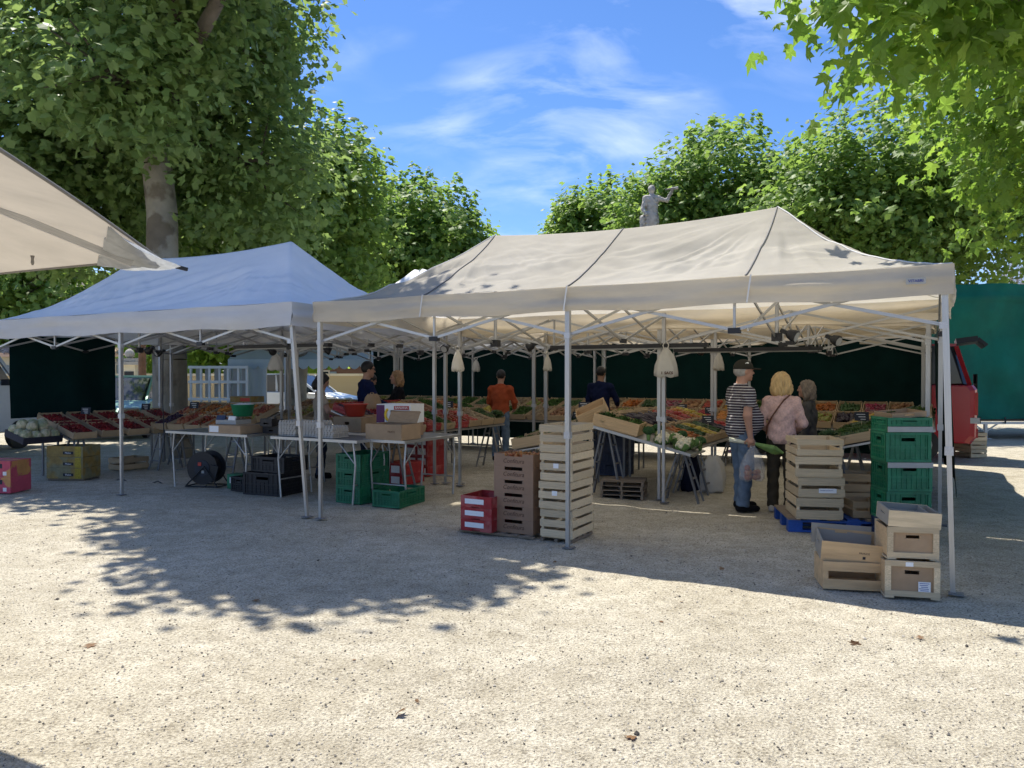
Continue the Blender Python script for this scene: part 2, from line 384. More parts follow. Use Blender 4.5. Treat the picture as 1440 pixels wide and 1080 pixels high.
LOBED = np.array([(0, .34, .0), (0, 0, .02), (.24, -.08, -.02), (.52, .10, -.10), (.29, .27, 0), (.50, .62, -.12), (.19, .60, -.02), (0, 1.0, -.14),
                  (-.19, .60, -.02), (-.50, .62, -.12), (-.29, .27, 0), (-.52, .10, -.10), (-.24, -.08, -.02)], float)
LOBED_F = np.array([(0, i, i + 1 if i < 12 else 1) for i in range(1, 13)])
SIMPLE = np.array([(0, 0, 0), (.50, .08, -.08), (.22, .36, 0), (.42, .72, -.10), (0, 1.0, -.12), (-.42, .72, -.10), (-.22, .36, 0), (-.50, .08, -.08)], float)
SIMPLE_F = np.array([(0, 1, 2), (2, 3, 4), (0, 2, 6), (2, 4, 6), (4, 5, 6), (0, 6, 7)])
def leaves(pos, out, size, rg, lobed):
    n = len(pos); T, F = (LOBED, LOBED_F) if lobed else (SIMPLE, SIMPLE_F)
    nor = out * .55 + np.array([0, 0, .75]) + rg.normal(0, .48, (n, 3)); nor /= np.linalg.norm(nor, axis=1)[:, None]
    tip = out * .5 + np.array([0, 0, -.45]) + rg.normal(0, .7, (n, 3))
    tip -= nor * (tip * nor).sum(1)[:, None]; tip /= np.linalg.norm(tip, axis=1)[:, None] + 1e-6
    sid = np.cross(tip, nor)
    s = (size * (.5 + .85 * rg.random(n)))[:, None, None]
    bend = (.6 + .9 * rg.random(n))[:, None]
    V = pos[:, None] + s * (sid[:, None] * T[None, :, 0:1] + tip[:, None] * T[None, :, 1:2] + nor[:, None] * (T[None, :, 2] * bend)[..., None])
    k = len(T); Fa = (F[None] + (np.arange(n) * k)[:, None, None]).reshape(-1, 3)
    return V.reshape(-1, 3), Fa, np.repeat(rg.random(n) * .75 + .25 * np.clip(rg.normal(.5, .4, n), 0, 1), len(F))
def crown_points(lobes, nclump, per, sig, rg, shoots=0, droop=.0):
    w = np.array([(l[3] * l[4] + l[4] * l[5] + l[3] * l[5]) * (l[6] if len(l) > 6 else 1) for l in lobes]); w = w / w.sum()
    P_, O_ = [], []
    for l, wi in zip(lobes, w):
        n = max(4, int(nclump * wi)); c = np.array(l[:3]); r = np.array(l[3:6])
        d = rg.normal(0, 1, (n, 3)); d /= np.linalg.norm(d, axis=1)[:, None]
        rad = (1 - .62 * rg.random(n) ** 2.1)
        lump = 1 + .16 * np.sin(d[:, 0] * 5.1 + l[0]) * np.sin(d[:, 2] * 6.3 + l[1]) + .10 * np.sin(d[:, 1] * 9 + d[:, 2] * 7) + rg.normal(0, .05, n)
        cc = c + d * r * (rad * lump)[:, None]
        pts = np.repeat(cc, per, 0) + rg.normal(0, 1, (n * per, 3)) * np.array([sig, sig, sig * .62])
        pts[:, 2] -= droop * rg.random(n * per)
        P_.append(pts); O_.append(np.repeat(d, per, 0))
        if shoots:
            m = int(shoots * wi * 1.0); d2 = rg.normal(0, 1, (m, 3)); d2[:, 2] = np.abs(d2[:, 2]) + .35; d2 /= np.linalg.norm(d2, axis=1)[:, None]
            b = c + d2 * r * .93; k = 26; h = np.linspace(0, 1, k); hh = (.5 + .75 * rg.random(m))
            lean = rg.normal(0, .12, (m, 1, 2)) + d2[:, None, :2] * .25
            st = np.repeat(b[:, None], k, 1); st[..., 2] += h[None] * hh[:, None]; st[..., :2] += h[None, :, None] * lean
            st += rg.normal(0, 1, st.shape) * (.20 * (1.05 - h))[None, :, None]
            P_.append(st.reshape(-1, 3)); O_.append(np.repeat(d2, k, 0))
    return np.concatenate(P_), np.concatenate(O_)
def tree(name, label, base, fork_z, lobes, nclump, per, sig, size, seed, mat, lobed=False, shoots=0, tr=.32, group=None, lean=(0, 0), droop=0.0, tmat='bark'):
    rg = np.random.default_rng(seed); rnd = random.Random(seed)
    root = empty(name, base, 0, label, 'tree', group); b = Vector(base)
    mb = MB(); fork = Vector((lean[0], lean[1], fork_z)); prev = Vector((0, 0, -.05)); n = 7; ra = tr * 1.25
    for i in range(1, n + 1):
        f = i / n; p = Vector((lean[0] * f + rnd.uniform(-.04, .04), lean[1] * f + rnd.uniform(-.04, .04), fork_z * f)); rb = tr * (1.08 - .22 * f)
        mb.tube(prev, p, ra, rb, n=14, cap=False); prev, ra = p, rb
    tobj = mb.build('trunk', M[tmat], root)
    for l in lobes:
        c = Vector(l[:3]) - b; q = MB(); a = prev + Vector((0, 0, -.1)); rr = tr * .55
        mid = a.lerp(c, .5) + Vector((rnd.uniform(-.4, .4), rnd.uniform(-.4, .4), rnd.uniform(0, .5)))
        q.tube(a, mid, rr, rr * .65, n=9, cap=False); q.tube(mid, c, rr * .65, rr * .3, n=8, cap=False)
        for k in range(6):
            d = Vector((rnd.gauss(0, 1), rnd.gauss(0, 1), rnd.gauss(.2, .8))).normalized()
            e = c + Vector((d.x * l[3], d.y * l[4], d.z * l[5])) * .8
            q.tube(mid.lerp(c, rnd.uniform(.3, 1)), e, rr * .3, rr * .06, n=6, cap=False)
        q.build('branch', M['barkd'] if tmat == 'bark' else M[tmat], root)
    pts, out = crown_points(lobes, nclump, per, sig, rg, shoots, droop)
    V, F, A = leaves(pts, out, size, rg, lobed)
    mobj('crown', np_mesh('crown', V - np.array(base), F, M[mat], smooth=False, attr=A), root)
    return root
tree('plane_tree', 'large plane tree with pale mottled trunk rising behind the white gazebo', (-6.62, 15.0, 0), 6.6,
     [(-7.1, 15.5, 8.7, 2.8, 2.2, 3.1), (-10.8, 16.2, 8.4, 3.4, 2.6, 4.2), (-5.6, 13.1, 8.7, 1.35, .95, 1.9), (-8.6, 16, 6.2, 2.6, 2.2, 1.6), (-5.4, 16.4, 5.9, 1.5, 1.8, 1.7),
      (-4.9, 11.7, 8.8, 1.2, 1.1, 1.1, 3.2), (-3.85, 9.85, 8.4, 1.2, .85, .95, 4.0), (-2.95, 9.6, 8.4, .65, .42, .6, 3.5), (-4.8, 12.9, 10.3, 1.3, 1.6, 1.1, 2.0), (-6.7, 13.1, 6.7, 1.7, 1.2, 1.15), (-4.1, 12.0, 9.9, .8, 1.3, .8, 2.0), (-9.5, 18.0, 5.8, 2.6, 2, 2.0), (-5.3, 15.8, 9.1, 1.0, 1.8, 2.0)],
     2450, 27, .33, .172, 11, 'leaf', lobed=False, tr=.31, lean=(-.28, 0), droop=.15, group='plane trees round the square')
tree('plane_tree', 'plane tree overhanging the beige gazebo with big bright lobed leaves', (9.6, 9.4, 0), 4.6,
     [(8.15, 10.4, 6.2, 2.45, 2.4, 2.6), (4.2, 6.3, 5.05, 1.9, 1.15, .9), (6.9, 8.4, 6.0, 1.9, 1.6, 1.5), (10, 9, 7.2, 3, 3, 2.2, .45)],
     1300, 24, .26, .158, 23, 'leafy', lobed=True, tr=.34, group='plane trees round the square', droop=.1)
tree('plane_tree', 'dense plane tree behind the red van and green tarpaulin', (12.25, 22.4, 0), 5.2,
     [(11.1, 22.4, 6.7, 3.3, 3.0, 2.3), (9.3, 22.6, 5.9, 2.0, 2.4, 2.2), (13.5, 22.6, 6.6, 2.3, 2.4, 2.4)],
     1200, 26, .33, .185, 31, 'leaf2', shoots=70, tr=.24, group='plane trees round the square')
tree('plane_tree', 'tall bushy plane tree behind the stone statue', (7.6, 27.0, 0), 5.2,
     [(7.3, 27, 7.0, 2.6, 2.6, 2.9), (5.4, 27.6, 6.3, 1.9, 2.2, 2.5), (9.2, 27.6, 6.2, 1.9, 2.2, 2.4)],
     1100, 26, .32, .195, 37, 'leaf2', shoots=90, tr=.27, group='plane trees round the square')
tree('plane_tree', 'rounded plane tree beyond the statue beside the gap of open sky', (3.9, 34.0, 0), 5,
     [(4.1, 34, 7.0, 2.3, 2.6, 2.7), (2.9, 34.2, 6.2, 1.7, 2.2, 2.5)],
     720, 26, .34, .225, 41, 'leaf2', shoots=60, tr=.27, group='plane trees round the square')
tree('plane_tree', 'shady plane tree directly behind the white gazebo peak', (-5.9, 21.2, 0), 4.6,
     [(-6.6, 21, 5.6, 2.2, 2.4, 2.2), (-4.9, 21, 5.9, 1.3, 2.0, 2.4), (-8.6, 21.8, 5.2, 2.2, 2.2, 2.0)],
     1000, 26, .30, .185, 43, 'leaf2', shoots=40, tr=.26, group='plane trees round the square')
tree('plane_tree', 'dark rounded plane tree seen between the two gazebos', (-3.2, 28.5, 0), 4.6,
     [(-3.3, 28.5, 6.2, 2.2, 2.6, 2.4), (-5.2, 28.5, 5.6, 1.6, 2.2, 2.3), (-1.9, 28.5, 5.5, 1.0, 1.8, 1.9)],
     820, 26, .32, .21, 47, 'leaf2', shoots=40, tr=.27, group='plane trees round the square')
tree('garden_tree', 'low bright green garden tree behind the boundary wall', (-15, 37, 0), 2.2,
     [(-15, 37, 3.6, 3.6, 2.6, 2.2), (-11.5, 38, 3.2, 2.4, 2.4, 1.9)], 420, 22, .36, .30, 53, 'leafy', tr=.2)
tree('garden_tree', 'dark evergreen garden tree standing beside the cream building', (-25, 40, 0), 3.0,
     [(-26, 40, 5.6, 4.5, 3, 3.6)], 420, 22, .4, .34, 59, 'leaf2', tr=.25)

def bare_tree(base, h, seed):
    rnd = random.Random(seed); root = empty('bare_tree', base, 0, 'bare pale-twigged tree beyond the green tarpaulin', 'tree'); mb = MB(); tw = MB()
    def grow(p, d, l, r, lev):
        e = p + d * l; (mb if lev < 2 else tw).tube(p, e, r, r * .65, n=7 if lev < 2 else 4, cap=False)
        if lev < 5:
            for k in range(3 if lev else 5):
                nd = (d + Vector((rnd.gauss(0, .42), rnd.gauss(0, .42), rnd.uniform(0, .35)))).normalized()
                grow(p.lerp(e, rnd.uniform(.6, 1)), nd, l * rnd.uniform(.6, .82), r * .58, lev + 1)
    grow(Vector((0, 0, 0)), Vector((0, 0, 1)), h * .34, .22, 0)
    m = pm('pale_twigs', (.38, .33, .30), .9, var=.2)
    mb.build('trunk', m, root); tw.build('twig_crown', m, root)
bare_tree((31, 46, 0), 9.5, 3)

# ------------------------------------------------------------------ buildings and walls beyond the square
M['cream'] = pm('cream_render', (.62, .55, .40), .9, var=.08, vs=.8, bump=.2, bs=8)
M['ochre'] = pm('ochre_wall', (.48, .38, .22), .9, var=.15, vs=1.2, bump=.2, bs=8)
M['tile'] = pm('roof_tile', (.36, .15, .085), .85, var=.3, vs=3, rnd=.3)
M['tilep'] = pm('pale_roof_tile', (.46, .33, .26), .85, var=.3, vs=3, rnd=.35)
M['glass'] = pm('dark_glass', (.025, .03, .035), .08, var=.1, spec=.6)
M['shut'] = pm('grey_shutter', (.22, .27, .28), .7, var=.1)
M['woodwall'] = pm('brown_boards', (.16, .085, .05), .85, var=.3, rnd=.25)
def house(name, label, loc, rz, w, d, h, wall, roofm, wins, rise=1.6, tiles=True):
    r = empty(name, loc, rz, label, 'house')
    bx('wall', (0, 0, h / 2), (w, d, h), wall, r)
    ov = .35; sl = math.hypot(d / 2 + ov, rise); an = math.atan2(rise, d / 2 + ov)
    for sg in (-1, 1):
        rf = bx('roof', (0, sg * (d / 2 + ov) / 2, h + rise / 2), (w + .5, sl, .12), roofm, r, (sg * -an, 0, 0))
        if tiles and sg == -1:
            me = MB().tube((0, -.5, 0), (0, .5, 0), .5, n=8).mesh('roof_tile'); me.materials.append(roofm)
            nx = int((w + .4) / .24); nr = max(2, int(sl / .42))
            if nx * nr <= 300:
                for i in range(nx):
                    for j in range(nr):
                        f = (j + .5) / nr; o = mobj('roof_tile', me, r)
                        o.location = (-w / 2 - .15 + i * .24, -(d / 2 + ov) * (1 - f), h + rise * f + .09); o.scale = (.2, sl / nr * 1.06, .14); o.rotation_euler = (an, 0, 0)
    for (x, z, ww, hh) in wins:
        f = bx('window', (x, -d / 2 - .01, z), (ww + .16, .06, hh + .16), M['cream'], r)
        bx('pane', (x, -d / 2 - .045, z), (ww, .03, hh), M['glass'], r)
        for sg in (-1, 1): bx('shutter', (x + sg * (ww * .75 + .12), -d / 2 - .05, z), (ww * .5, .05, hh), M['shut'], r)
    return r
house('house', 'cream house with pale scalloped roof tiles behind the boundary wall', (-21.2, 40, 0), R(3), 7.0, 6, 2.5, M['cream'], M['tilep'], [(-2.4, 1.5, .8, 1.1), (1.5, 1.9, .8, 1.1)], 1.2)
house('house', 'tall pale building at the left edge beyond the trees', (-30.5, 44, 0), R(12), 10, 7, 7.2, M['cream'], M['tile'], [(2.2, 4.6, .9, 1.4)], 1.2, tiles=False)
house('house', 'long brown-boarded house behind the scalloped market awning', (-9.0, 52, 0), R(-2), 12, 6, 2.6, M['woodwall'], M['tile'], [(-3, 1.3, .8, 1), (2, 1.3, .8, 1)], 1.5, tiles=False)
def boundary_wall(label, a, b, h, th, mat):
    a = Vector(a); b = Vector(b); d = b - a; r = empty('boundary_wall', (a + b) / 2, math.atan2(d.y, d.x), label, 'wall')
    bx('wall_body', (0, 0, h / 2), (d.length, th, h), mat, r)
    n = int(d.length / 1.2)
    for i in range(n): bx('coping_stone', (-d.length / 2 + (i + .5) * d.length / n, 0, h + .05), (d.length / n - .02, th + .12, .1), M['cream'], r)
    return r
boundary_wall('low ochre boundary wall with pale coping along the road', (-24, 31, 0), (2, 35, 0), 1.55, .3, M['ochre'])
# gate pillar with a small stone cap and urn
gp = empty('gate_pillar', (-15.6, 31.4, 0), R(8), 'square stone gate pillar with ball finial beside the cream house', 'pillar')
bx('shaft', (0, 0, 1.0), (.62, .62, 2.0), M['cream'], gp); bx('cap', (0, 0, 2.06), (.95, .95, .12), M['stone'], gp); bx('upper_cap', (0, 0, 2.2), (.62, .62, .16), M['stone'], gp)
MB().lathe([(.05, 0), (.16, .06), (.2, .18), (.14, .3), (.04, .38)], 12, (0, 0, 2.28)).build('finial', M['stone'], gp)
bx('letter_plate', (.08, -.322, 1.55), (.36, .03, .36), M['black'], gp)
# dark post beside it
pp = empty('telegraph_pole', (-12.97, 27.0, 0), 0, 'brown wooden pole standing behind the plane trunk', 'pole')
MB().tube((0, 0, 0), (0, 0, 3.2), .14, .12, n=12).build('shaft', M['woodwall'], pp); MB().tube((0, 0, 3.2), (0, 0, 3.26), .13, .10, n=12).build('pole_cap', M['black'], pp)
# ------------------------------------------------------------------ gazebos
def canopy_z(x, y, L, D, eave, ridge, k=1.0):
    da = L / 2 - np.abs(x); db = D / 2 - np.abs(y); f = np.clip(np.minimum(da, db) / (D / 2), 0, 1)
    hip = 1 - np.clip(np.abs(da - db) / .8, 0, 1)
    z = eave + (ridge - eave) * f ** (1.16 + .34 * hip * k)
    xr = L / 2 - D / 2
    z -= np.where(np.abs(x) < xr, .07 * (1 - (x / xr) ** 2) * np.clip(f, 0, 1), 0)
    return z, f
def tent(name, label, group, t0, s0, L, D, eave, ridge, mc, mv, feet={}, seams=True, val=.22, fine=True, seed=0):
    c = P(t0 + L / 2, s0 + D / 2); r = empty(name, c, RZ, label, 'gazebo', group)
    na, nb = ((300, 150) if seams else (150, 74)) if fine else (60, 30); ov = .012
    xs = np.linspace(-L / 2 - ov, L / 2 + ov, na); ys = np.linspace(-D / 2 - ov, D / 2 + ov, nb)
    X, Y = np.meshgrid(xs, ys); Z, f = canopy_z(np.clip(X, -L / 2, L / 2), np.clip(Y, -D / 2, D / 2), L, D, eave, ridge)
    # tension wrinkles that run diagonally from the peaks, fading at the ridge
    w1 = vnoise(X * .55 + Y * .8 + seed * 7 + 50, Y * 3.2 - X * 1.35 + 50, .55, 61 + seed); w2 = vnoise(X + 40 + seed, Y * 2.2 + X * .5 + 40, .23, 62 + seed)
    w3 = 0
    for px_ in (-(L - D) / 2, (L - D) / 2):  # folds fanning out from each peak
        ph = np.arctan2(Y, X - px_); rd = np.hypot(X - px_, Y); w3 = w3 + vnoise(ph * 9 + 60, rd * .55 + 60 + seed, .5, 63 + seed) * np.clip(rd, 0, 1.4) * np.exp(-rd / 2.2) * .040
    env = np.clip(f * 3, 0, 1) * np.clip((1 - f) * 2.5, 0.05, 1)
    if seams:
        for x0 in (-L / 2 + D / 2, 0, L / 2 - D / 2): env = env * np.clip(.12 + np.abs(X - x0) / .22, 0, 1)
    w4 = vnoise((X * .95 + Y * .3) * .45 + 70 + seed, (Y * .95 - X * .30) * 5.5 + 70, .5, 64 + seed) + .6 * vnoise((X * .97 + Y * .2) * .9 + 30, (Y * .97 - X * .16) * 9 + 30 + seed, .5, 65 + seed)
    Z = Z + env * (w1 * .055 + w2 * .016 + w3 * 1.3 + w4 * .026) - .035 * np.sin(np.clip(f, 0, 1) * math.pi) * np.abs(np.sin((X + L / 2) / (L / 4) * math.pi))
    V = np.stack([X, Y, Z], -1).reshape(-1, 3); I, J = np.meshgrid(np.arange(na - 1), np.arange(nb - 1)); a = (J * na + I).ravel()
    mobj('canopy', np_mesh('canopy', V, np.stack([a, a + 1, a + 1 + na, a + na], -1), mc), r)
    def hz(x, y):
        fi = min(max((x - xs[0]) / (xs[1] - xs[0]), 0), na - 1.001); fj = min(max((y - ys[0]) / (ys[1] - ys[0]), 0), nb - 1.001); i, j = int(fi), int(fj); fi -= i; fj -= j
        return float((Z[j, i] * (1 - fi) + Z[j, i + 1] * fi) * (1 - fj) + (Z[j + 1, i] * (1 - fi) + Z[j + 1, i + 1] * fi) * fj)
    # valance: one hanging strip per side
    cor = [(-L / 2 - .014, -D / 2 - .014), (L / 2 + .014, -D / 2 - .014), (L / 2 + .014, D / 2 + .014), (-L / 2 - .014, D / 2 + .014)]
    for k in range(4):
        a0 = np.array(cor[k]); a1 = np.array(cor[(k + 1) % 4]); n = 90 if k == 0 and fine else 36; hgt_n = 12
        q = np.linspace(0, 1, n)[None]; hh = np.linspace(0, 1, hgt_n)[:, None]; ln = np.linalg.norm(a1 - a0); nx_ = (a1 - a0) / ln; nr = np.array([nx_[1], -nx_[0]])
        bulge = .012 * np.sin(q * math.pi * 8) ** 2 * hh + .030 * vnoise(q * ln + 9 * k + seed * 3 + 20 + hh * 0, hh * .5 + 20, .42, 70 + seed) * hh + .016 * np.sin(hh * math.pi) * np.abs(np.sin(q * math.pi * (4 if k % 2 == 0 else 2)))
        bulge = bulge + .045 * vnoise(q * ln * .30 + 5 * k + 40 + seed + hh * 0, hh * 1.7 + 40 + q * .3, .5, 71 + seed) * np.sin(np.clip(hh * 1.15, 0, 1) * math.pi * .8)
        zz = eave + .004 - hh * val * (1 + .05 * np.sin(q * math.pi * (4 if k % 2 == 0 else 2)) ** 2) - .012 * np.sin(q * math.pi * (4 if k % 2 == 0 else 2)) ** 2
        px = a0[0] + (a1 - a0)[0] * q + nr[0] * bulge + hh * 0; py = a0[1] + (a1 - a0)[1] * q + nr[1] * bulge + hh * 0
        Vv = np.stack([px, py, np.broadcast_to(zz, px.shape)], -1).reshape(-1, 3); I, J = np.meshgrid(np.arange(n - 1), np.arange(hgt_n - 1)); a = (J * n + I).ravel()
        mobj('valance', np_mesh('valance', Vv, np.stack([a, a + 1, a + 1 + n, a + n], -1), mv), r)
    if seams:
        for x0 in (-L / 2 + D / 2, 0, L / 2 - D / 2):
            mb = MB(); pts = []
            for q in np.linspace(0, .985, 26):
                x = x0 - .24 * q * (1 if seams == 'lean' else 0); y = -D / 2 * q; pts.append((x, y, hz(x, y) + .007))
            mb.path(pts, .0075, 5); mb.build('seam', M['seam'], r)
        for sx in (-1, 1):
            for sy in (-1, 1):
                mb = MB(); pts = []
                for q in np.linspace(0, 1, 26):
                    x = sx * (L / 2 - D / 2 * (1 - q)); y = sy * D / 2 * q; pts.append((x, y, hz(x, y) + .005))
                mb.path(pts, .008, 5); mb.build('piping', M['piping'], r)
        for x0 in (-L / 4 - .05, .02, L / 4 + .12):
            br('strap', (x0, -D / 2 - .035, eave + .01), (x0 - .03, -D / 2 - .042, eave - val * .98), .004, .012, M['piping'], r)
    zt = eave - .03
    for ix, x in enumerate((-L / 2 + .05, 0, L / 2 - .05) if L > 4 else (-L / 2 + .05, L / 2 - .05)):
        for iy, y in enumerate((-D / 2 + .035, D / 2 - .035)):
            dx_, dy_ = feet.get((ix, iy), (0, 0)); ft = Vector((x + dx_, y + dy_, 0)); tp = Vector((x, y, zt)); md = ft.lerp(tp, .44)
            br('leg', ft.lerp(tp, .43), tp, .044, .044, M['alu'], r)
            br('leg_extension', ft + Vector((0, 0, .005)), ft.lerp(tp, .45), .034, .034, M['alu'], r)
            br('collar', md - Vector((0, 0, .03)), md + Vector((0, 0, .03)), .058, .058, M['galv'], r)
            bx('foot_plate', ft + Vector((.02, -.02, .012)), (.10, .09, .008), M['trestle'], r)
            bx('leg_bracket', (x, y, eave - .44), (.056, .056, .05), M['galv'], r)
    zh, zl = eave - .07, eave - .43
    def cross(a, b):
        a = Vector((*a, 0)); b = Vector((*b, 0)); n_ = (b - a).normalized().cross(Vector((0, 0, 1))) * .012
        br('scissor_bar', a + Vector((0, 0, zl)) + n_, b + Vector((0, 0, zh)) + n_, .012, .026, M['alu'], r)
        br('scissor_bar', a + Vector((0, 0, zh)) - n_, b + Vector((0, 0, zl)) - n_, .012, .026, M['alu'], r)
    yb = D / 2 - .06
    for y in (-yb, yb):
        nx_ = 4 if L > 4 else 2
        for k in range(nx_): cross((-L / 2 + .06 + k * (L - .12) / nx_, y), (-L / 2 + .06 + (k + 1) * (L - .12) / nx_, y))
        for k in ((1, 3) if L > 4 else (1,)):
            x = -L / 2 + .06 + k * (L - .12) / nx_; bx('truss_joint', (x, y, zl - .005), (.10, .05, .045), M['black'], r); br('truss_post', (x, y, zl), (x, y, zh), .02, .02, M['alu'], r)
    for x in ((-L / 2 + .06, 0, L / 2 - .06) if L > 4 else (-L / 2 + .06, L / 2 - .06)):
        cross((x, -yb), (x, 0)); cross((x, 0), (x, yb)); bx('truss_joint', (x, 0, zl - .005), (.05, .09, .045), M['black'], r)
    for sx in ((-1, 1) if L > 4 else (1,)):
        x = sx * (L / 2 - D / 2) if L > 4 else 0; cross((x, -yb), (x, 0)); cross((x, 0), (x, yb))
        tb('peak_pole', (x, 0, zl - .05), (x, 0, ridge - .06), .02, M['alu'], r)
        bx('peak_hub', (x, 0, zl), (.09, .09, .08), M['black'], r)
    return r
GB = 'beige gazebos joined in rows'; GW = 'white gazebos joined in rows'
bt = tent('market_gazebo', 'front beige canvas gazebo with dark roof seams, wrinkled roof and aluminium legs', None, 0.0, 0.0, 6.12, 2.93, 2.40, 3.25, M['beige'], M['beigeval'],
     feet={(2, 0): (.07, 0), (0, 0): (0, 0)}, seams=True, seed=1)
tent('market_gazebo', 'middle beige gazebo directly behind the front beige one', GB, .12, 3.05, 6.12, 2.93, 2.39, 3.22, M['beige'], M['beigeval'], seams=False, fine=False, seed=2)
tent('market_gazebo', 'rear beige gazebo hung with the dark green back curtain', GB, .2, 6.03, 6.12, 2.93, 2.39, 3.22, M['beige'], M['beigeval'], seams=False, fine=False, seed=3)
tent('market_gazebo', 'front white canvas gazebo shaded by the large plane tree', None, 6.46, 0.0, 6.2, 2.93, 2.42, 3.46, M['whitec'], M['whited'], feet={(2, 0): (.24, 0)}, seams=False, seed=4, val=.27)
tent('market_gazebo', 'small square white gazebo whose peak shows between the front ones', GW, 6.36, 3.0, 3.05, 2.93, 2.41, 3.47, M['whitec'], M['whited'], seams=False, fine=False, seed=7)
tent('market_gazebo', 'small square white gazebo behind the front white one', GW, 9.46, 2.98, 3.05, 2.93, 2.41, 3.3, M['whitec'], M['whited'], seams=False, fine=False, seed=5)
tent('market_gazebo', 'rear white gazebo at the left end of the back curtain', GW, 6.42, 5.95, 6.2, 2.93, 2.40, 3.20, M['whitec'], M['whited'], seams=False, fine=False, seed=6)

def text(name, body, loc, rot, size, mat, parent, shear=0, bold=0):
    cu = bpy.data.curves.new(name, 'FONT'); cu.body = body; cu.size = size; cu.align_x = 'CENTER'; cu.align_y = 'CENTER'; cu.extrude = .0006; cu.shear = shear; cu.offset = bold; cu.resolution_u = 2
    o = bpy.data.objects.new(name, cu); col.objects.link(o)
    dg = bpy.context.evaluated_depsgraph_get(); me = bpy.data.meshes.new_from_object(o.evaluated_get(dg)); bpy.data.objects.remove(o)
    me.materials.clear(); me.materials.append(mat)
    q = mobj(name, me, parent); q.location = loc; q.rotation_euler = rot; return q
bx('maker_label', (2.83, -1.523, 2.285), (.13, .004, .045), M['greylid'], bt, (R(4), 0, 0)); text('label_lettering', 'VITABRI', (2.83, -1.527, 2.285), (R(94), 0, 0), .028, M['inkblue'], bt, bold=.0004)

# curtains
def curtain(name, label, a, b, z0, z1, folds, amp, mat, seed=0, group=None, belly=0, drop=0):
    a = Vector(a); b = Vector(b); d = b - a; o_ = a; an = math.atan2(d.y, d.x); n = int(d.length * 26); m = 14
    q = np.linspace(0, 1, n)[None]; h = np.linspace(0, 1, m)[:, None]; x = q * d.length + h * 0
    y = amp * np.sin(x * folds + 2 * np.sin(x * .9 + seed)) * (.45 + .55 * (1 - h)) + .05 * vnoise(x + 30 + seed, h * 1.2 + 30 + x * 0, .5, 80 + seed) + belly * (1 - h) ** 1.5
    z = z0 + (z1 - z0) * h + q * 0 - .03 * np.sin(x * 2.1) ** 2 * h + drop * (1 - h) * np.sin(q * math.pi)
    V = np.stack([x, y, z], -1).reshape(-1, 3); I, J = np.meshgrid(np.arange(n - 1), np.arange(m - 1)); k = (J * n + I).ravel()
    o = mobj(name, np_mesh(name, V, np.stack([k, k + 1, k + 1 + n, k + n], -1), mat)); o.location = o_; o.rotation_euler = (0, 0, an); return tag(o, label, 'curtain', group)
curtain('back_curtain', 'long dark green curtain closing the back of the beige gazebos', P(6.28, 8.98), P(.15, 8.98), .16, 2.27, 5.2, .035, M['curtain'], 1)
curtain('back_curtain', 'dark green curtain closing the back of the rear white gazebo', P(12.55, 8.96), P(6.36, 8.96), .16, 2.27, 5.2, .035, M['curtain'], 2)
curtain('side_curtain', 'dark green side curtain bulging out behind the right corner legs', P(-.02, 3.1), P(.12, 8.9), .28, 2.3, 4.0, .03, M['curtain'], 3, belly=-.12)
curtain('side_curtain', 'short dark green curtain panel hung above the strawberry trays', P(12.66, .28), P(12.62, 2.02), .92, 2.24, 6.0, .03, M['curtain'], 4)

# small fittings under the roofs
def light_bar(label, a, b, grp=None):
    a = Vector(a); b = Vector(b); d = b - a; r = empty('light_bar', (a + b) / 2, math.atan2(d.y, d.x), label, 'lamp', grp)
    bx('housing', (0, 0, 0), (d.length, .09, .05), M['black'], r); bx('tube_cover', (0, 0, -.032), (d.length * .94, .05, .018), M['greylid'], r)
    for s_ in (-1, 1): bx('hanger', (s_ * d.length * .4, 0, .045), (.03, .03, .05), M['galv'], r)
light_bar('long black light bar under the rear edge of the front beige gazebo', P(2.5, 2.86, 1.96), P(4.55, 2.86, 1.96))
light_bar('long dark light bar under the front edge of the white gazebo', P(7.2, 1.45, 2.0), P(9.0, 1.45, 2.0))
light_bar('black light bar under the middle beige gazebo', P(1.4, 4.45, 1.95), P(3.4, 4.45, 1.95))
def spot(label, p, rz):
    r = empty('clamp_lamp', p, rz, label, 'lamp', 'clamp lamps under the roofs')
    MB().lathe([(.028, -.02), (.045, .0), (.06, .05), (.062, .08), (.05, .082)], 14).build('lamp_head', M['black'], r)
    bx('clamp', (0, 0, -.05), (.05, .04, .07), M['black'], r); MB().tube((0, 0, .079), (0, 0, .086), .048, n=14).build('lens', M['greylid'], r)
    r.rotation_euler = (R(115), 0, rz)
for (t, s_) in ((1.35, 1.45), (1.1, 2.8), (3.4, 5.9), (4.9, 2.9), (6.3, 2.9), (9.6, 2.7), (10.9, 1.45), (12.2, 2.6), (8.6, 2.9)):
    spot('small black clamp lamp fixed to a roof truss', P(t, s_, 2.0), RZ + t)
def cable(label, pts, grp=None, r_=.008):
    mb = MB(); full = []
    for a, b in zip(pts[:-1], pts[1:]):
        a = Vector(a); b = Vector(b); n = 8
        for i in range(n): f = i / n; p = a.lerp(b, f); p.z -= .10 * math.sin(f * math.pi) * min(1, (b.xy - a.xy).length); full.append(p)
    full.append(Vector(pts[-1])); mb.path(full, r_, 5); return tag(mb.build('power_cable', M['black']), label, 'cable', grp)
cable('black cable slung between lamps under the white gazebo roof', [P(12.2, 2.6, 2.0), P(10.9, 1.45, 2.02), P(9.55, 1.3, 2.0)])
cable('black cable hanging from a lamp down to the cable reel', [P(10.6, 1.45, 2.0), P(10.55, 1.4, 1.2), P(10.3, 1.25, .3)])
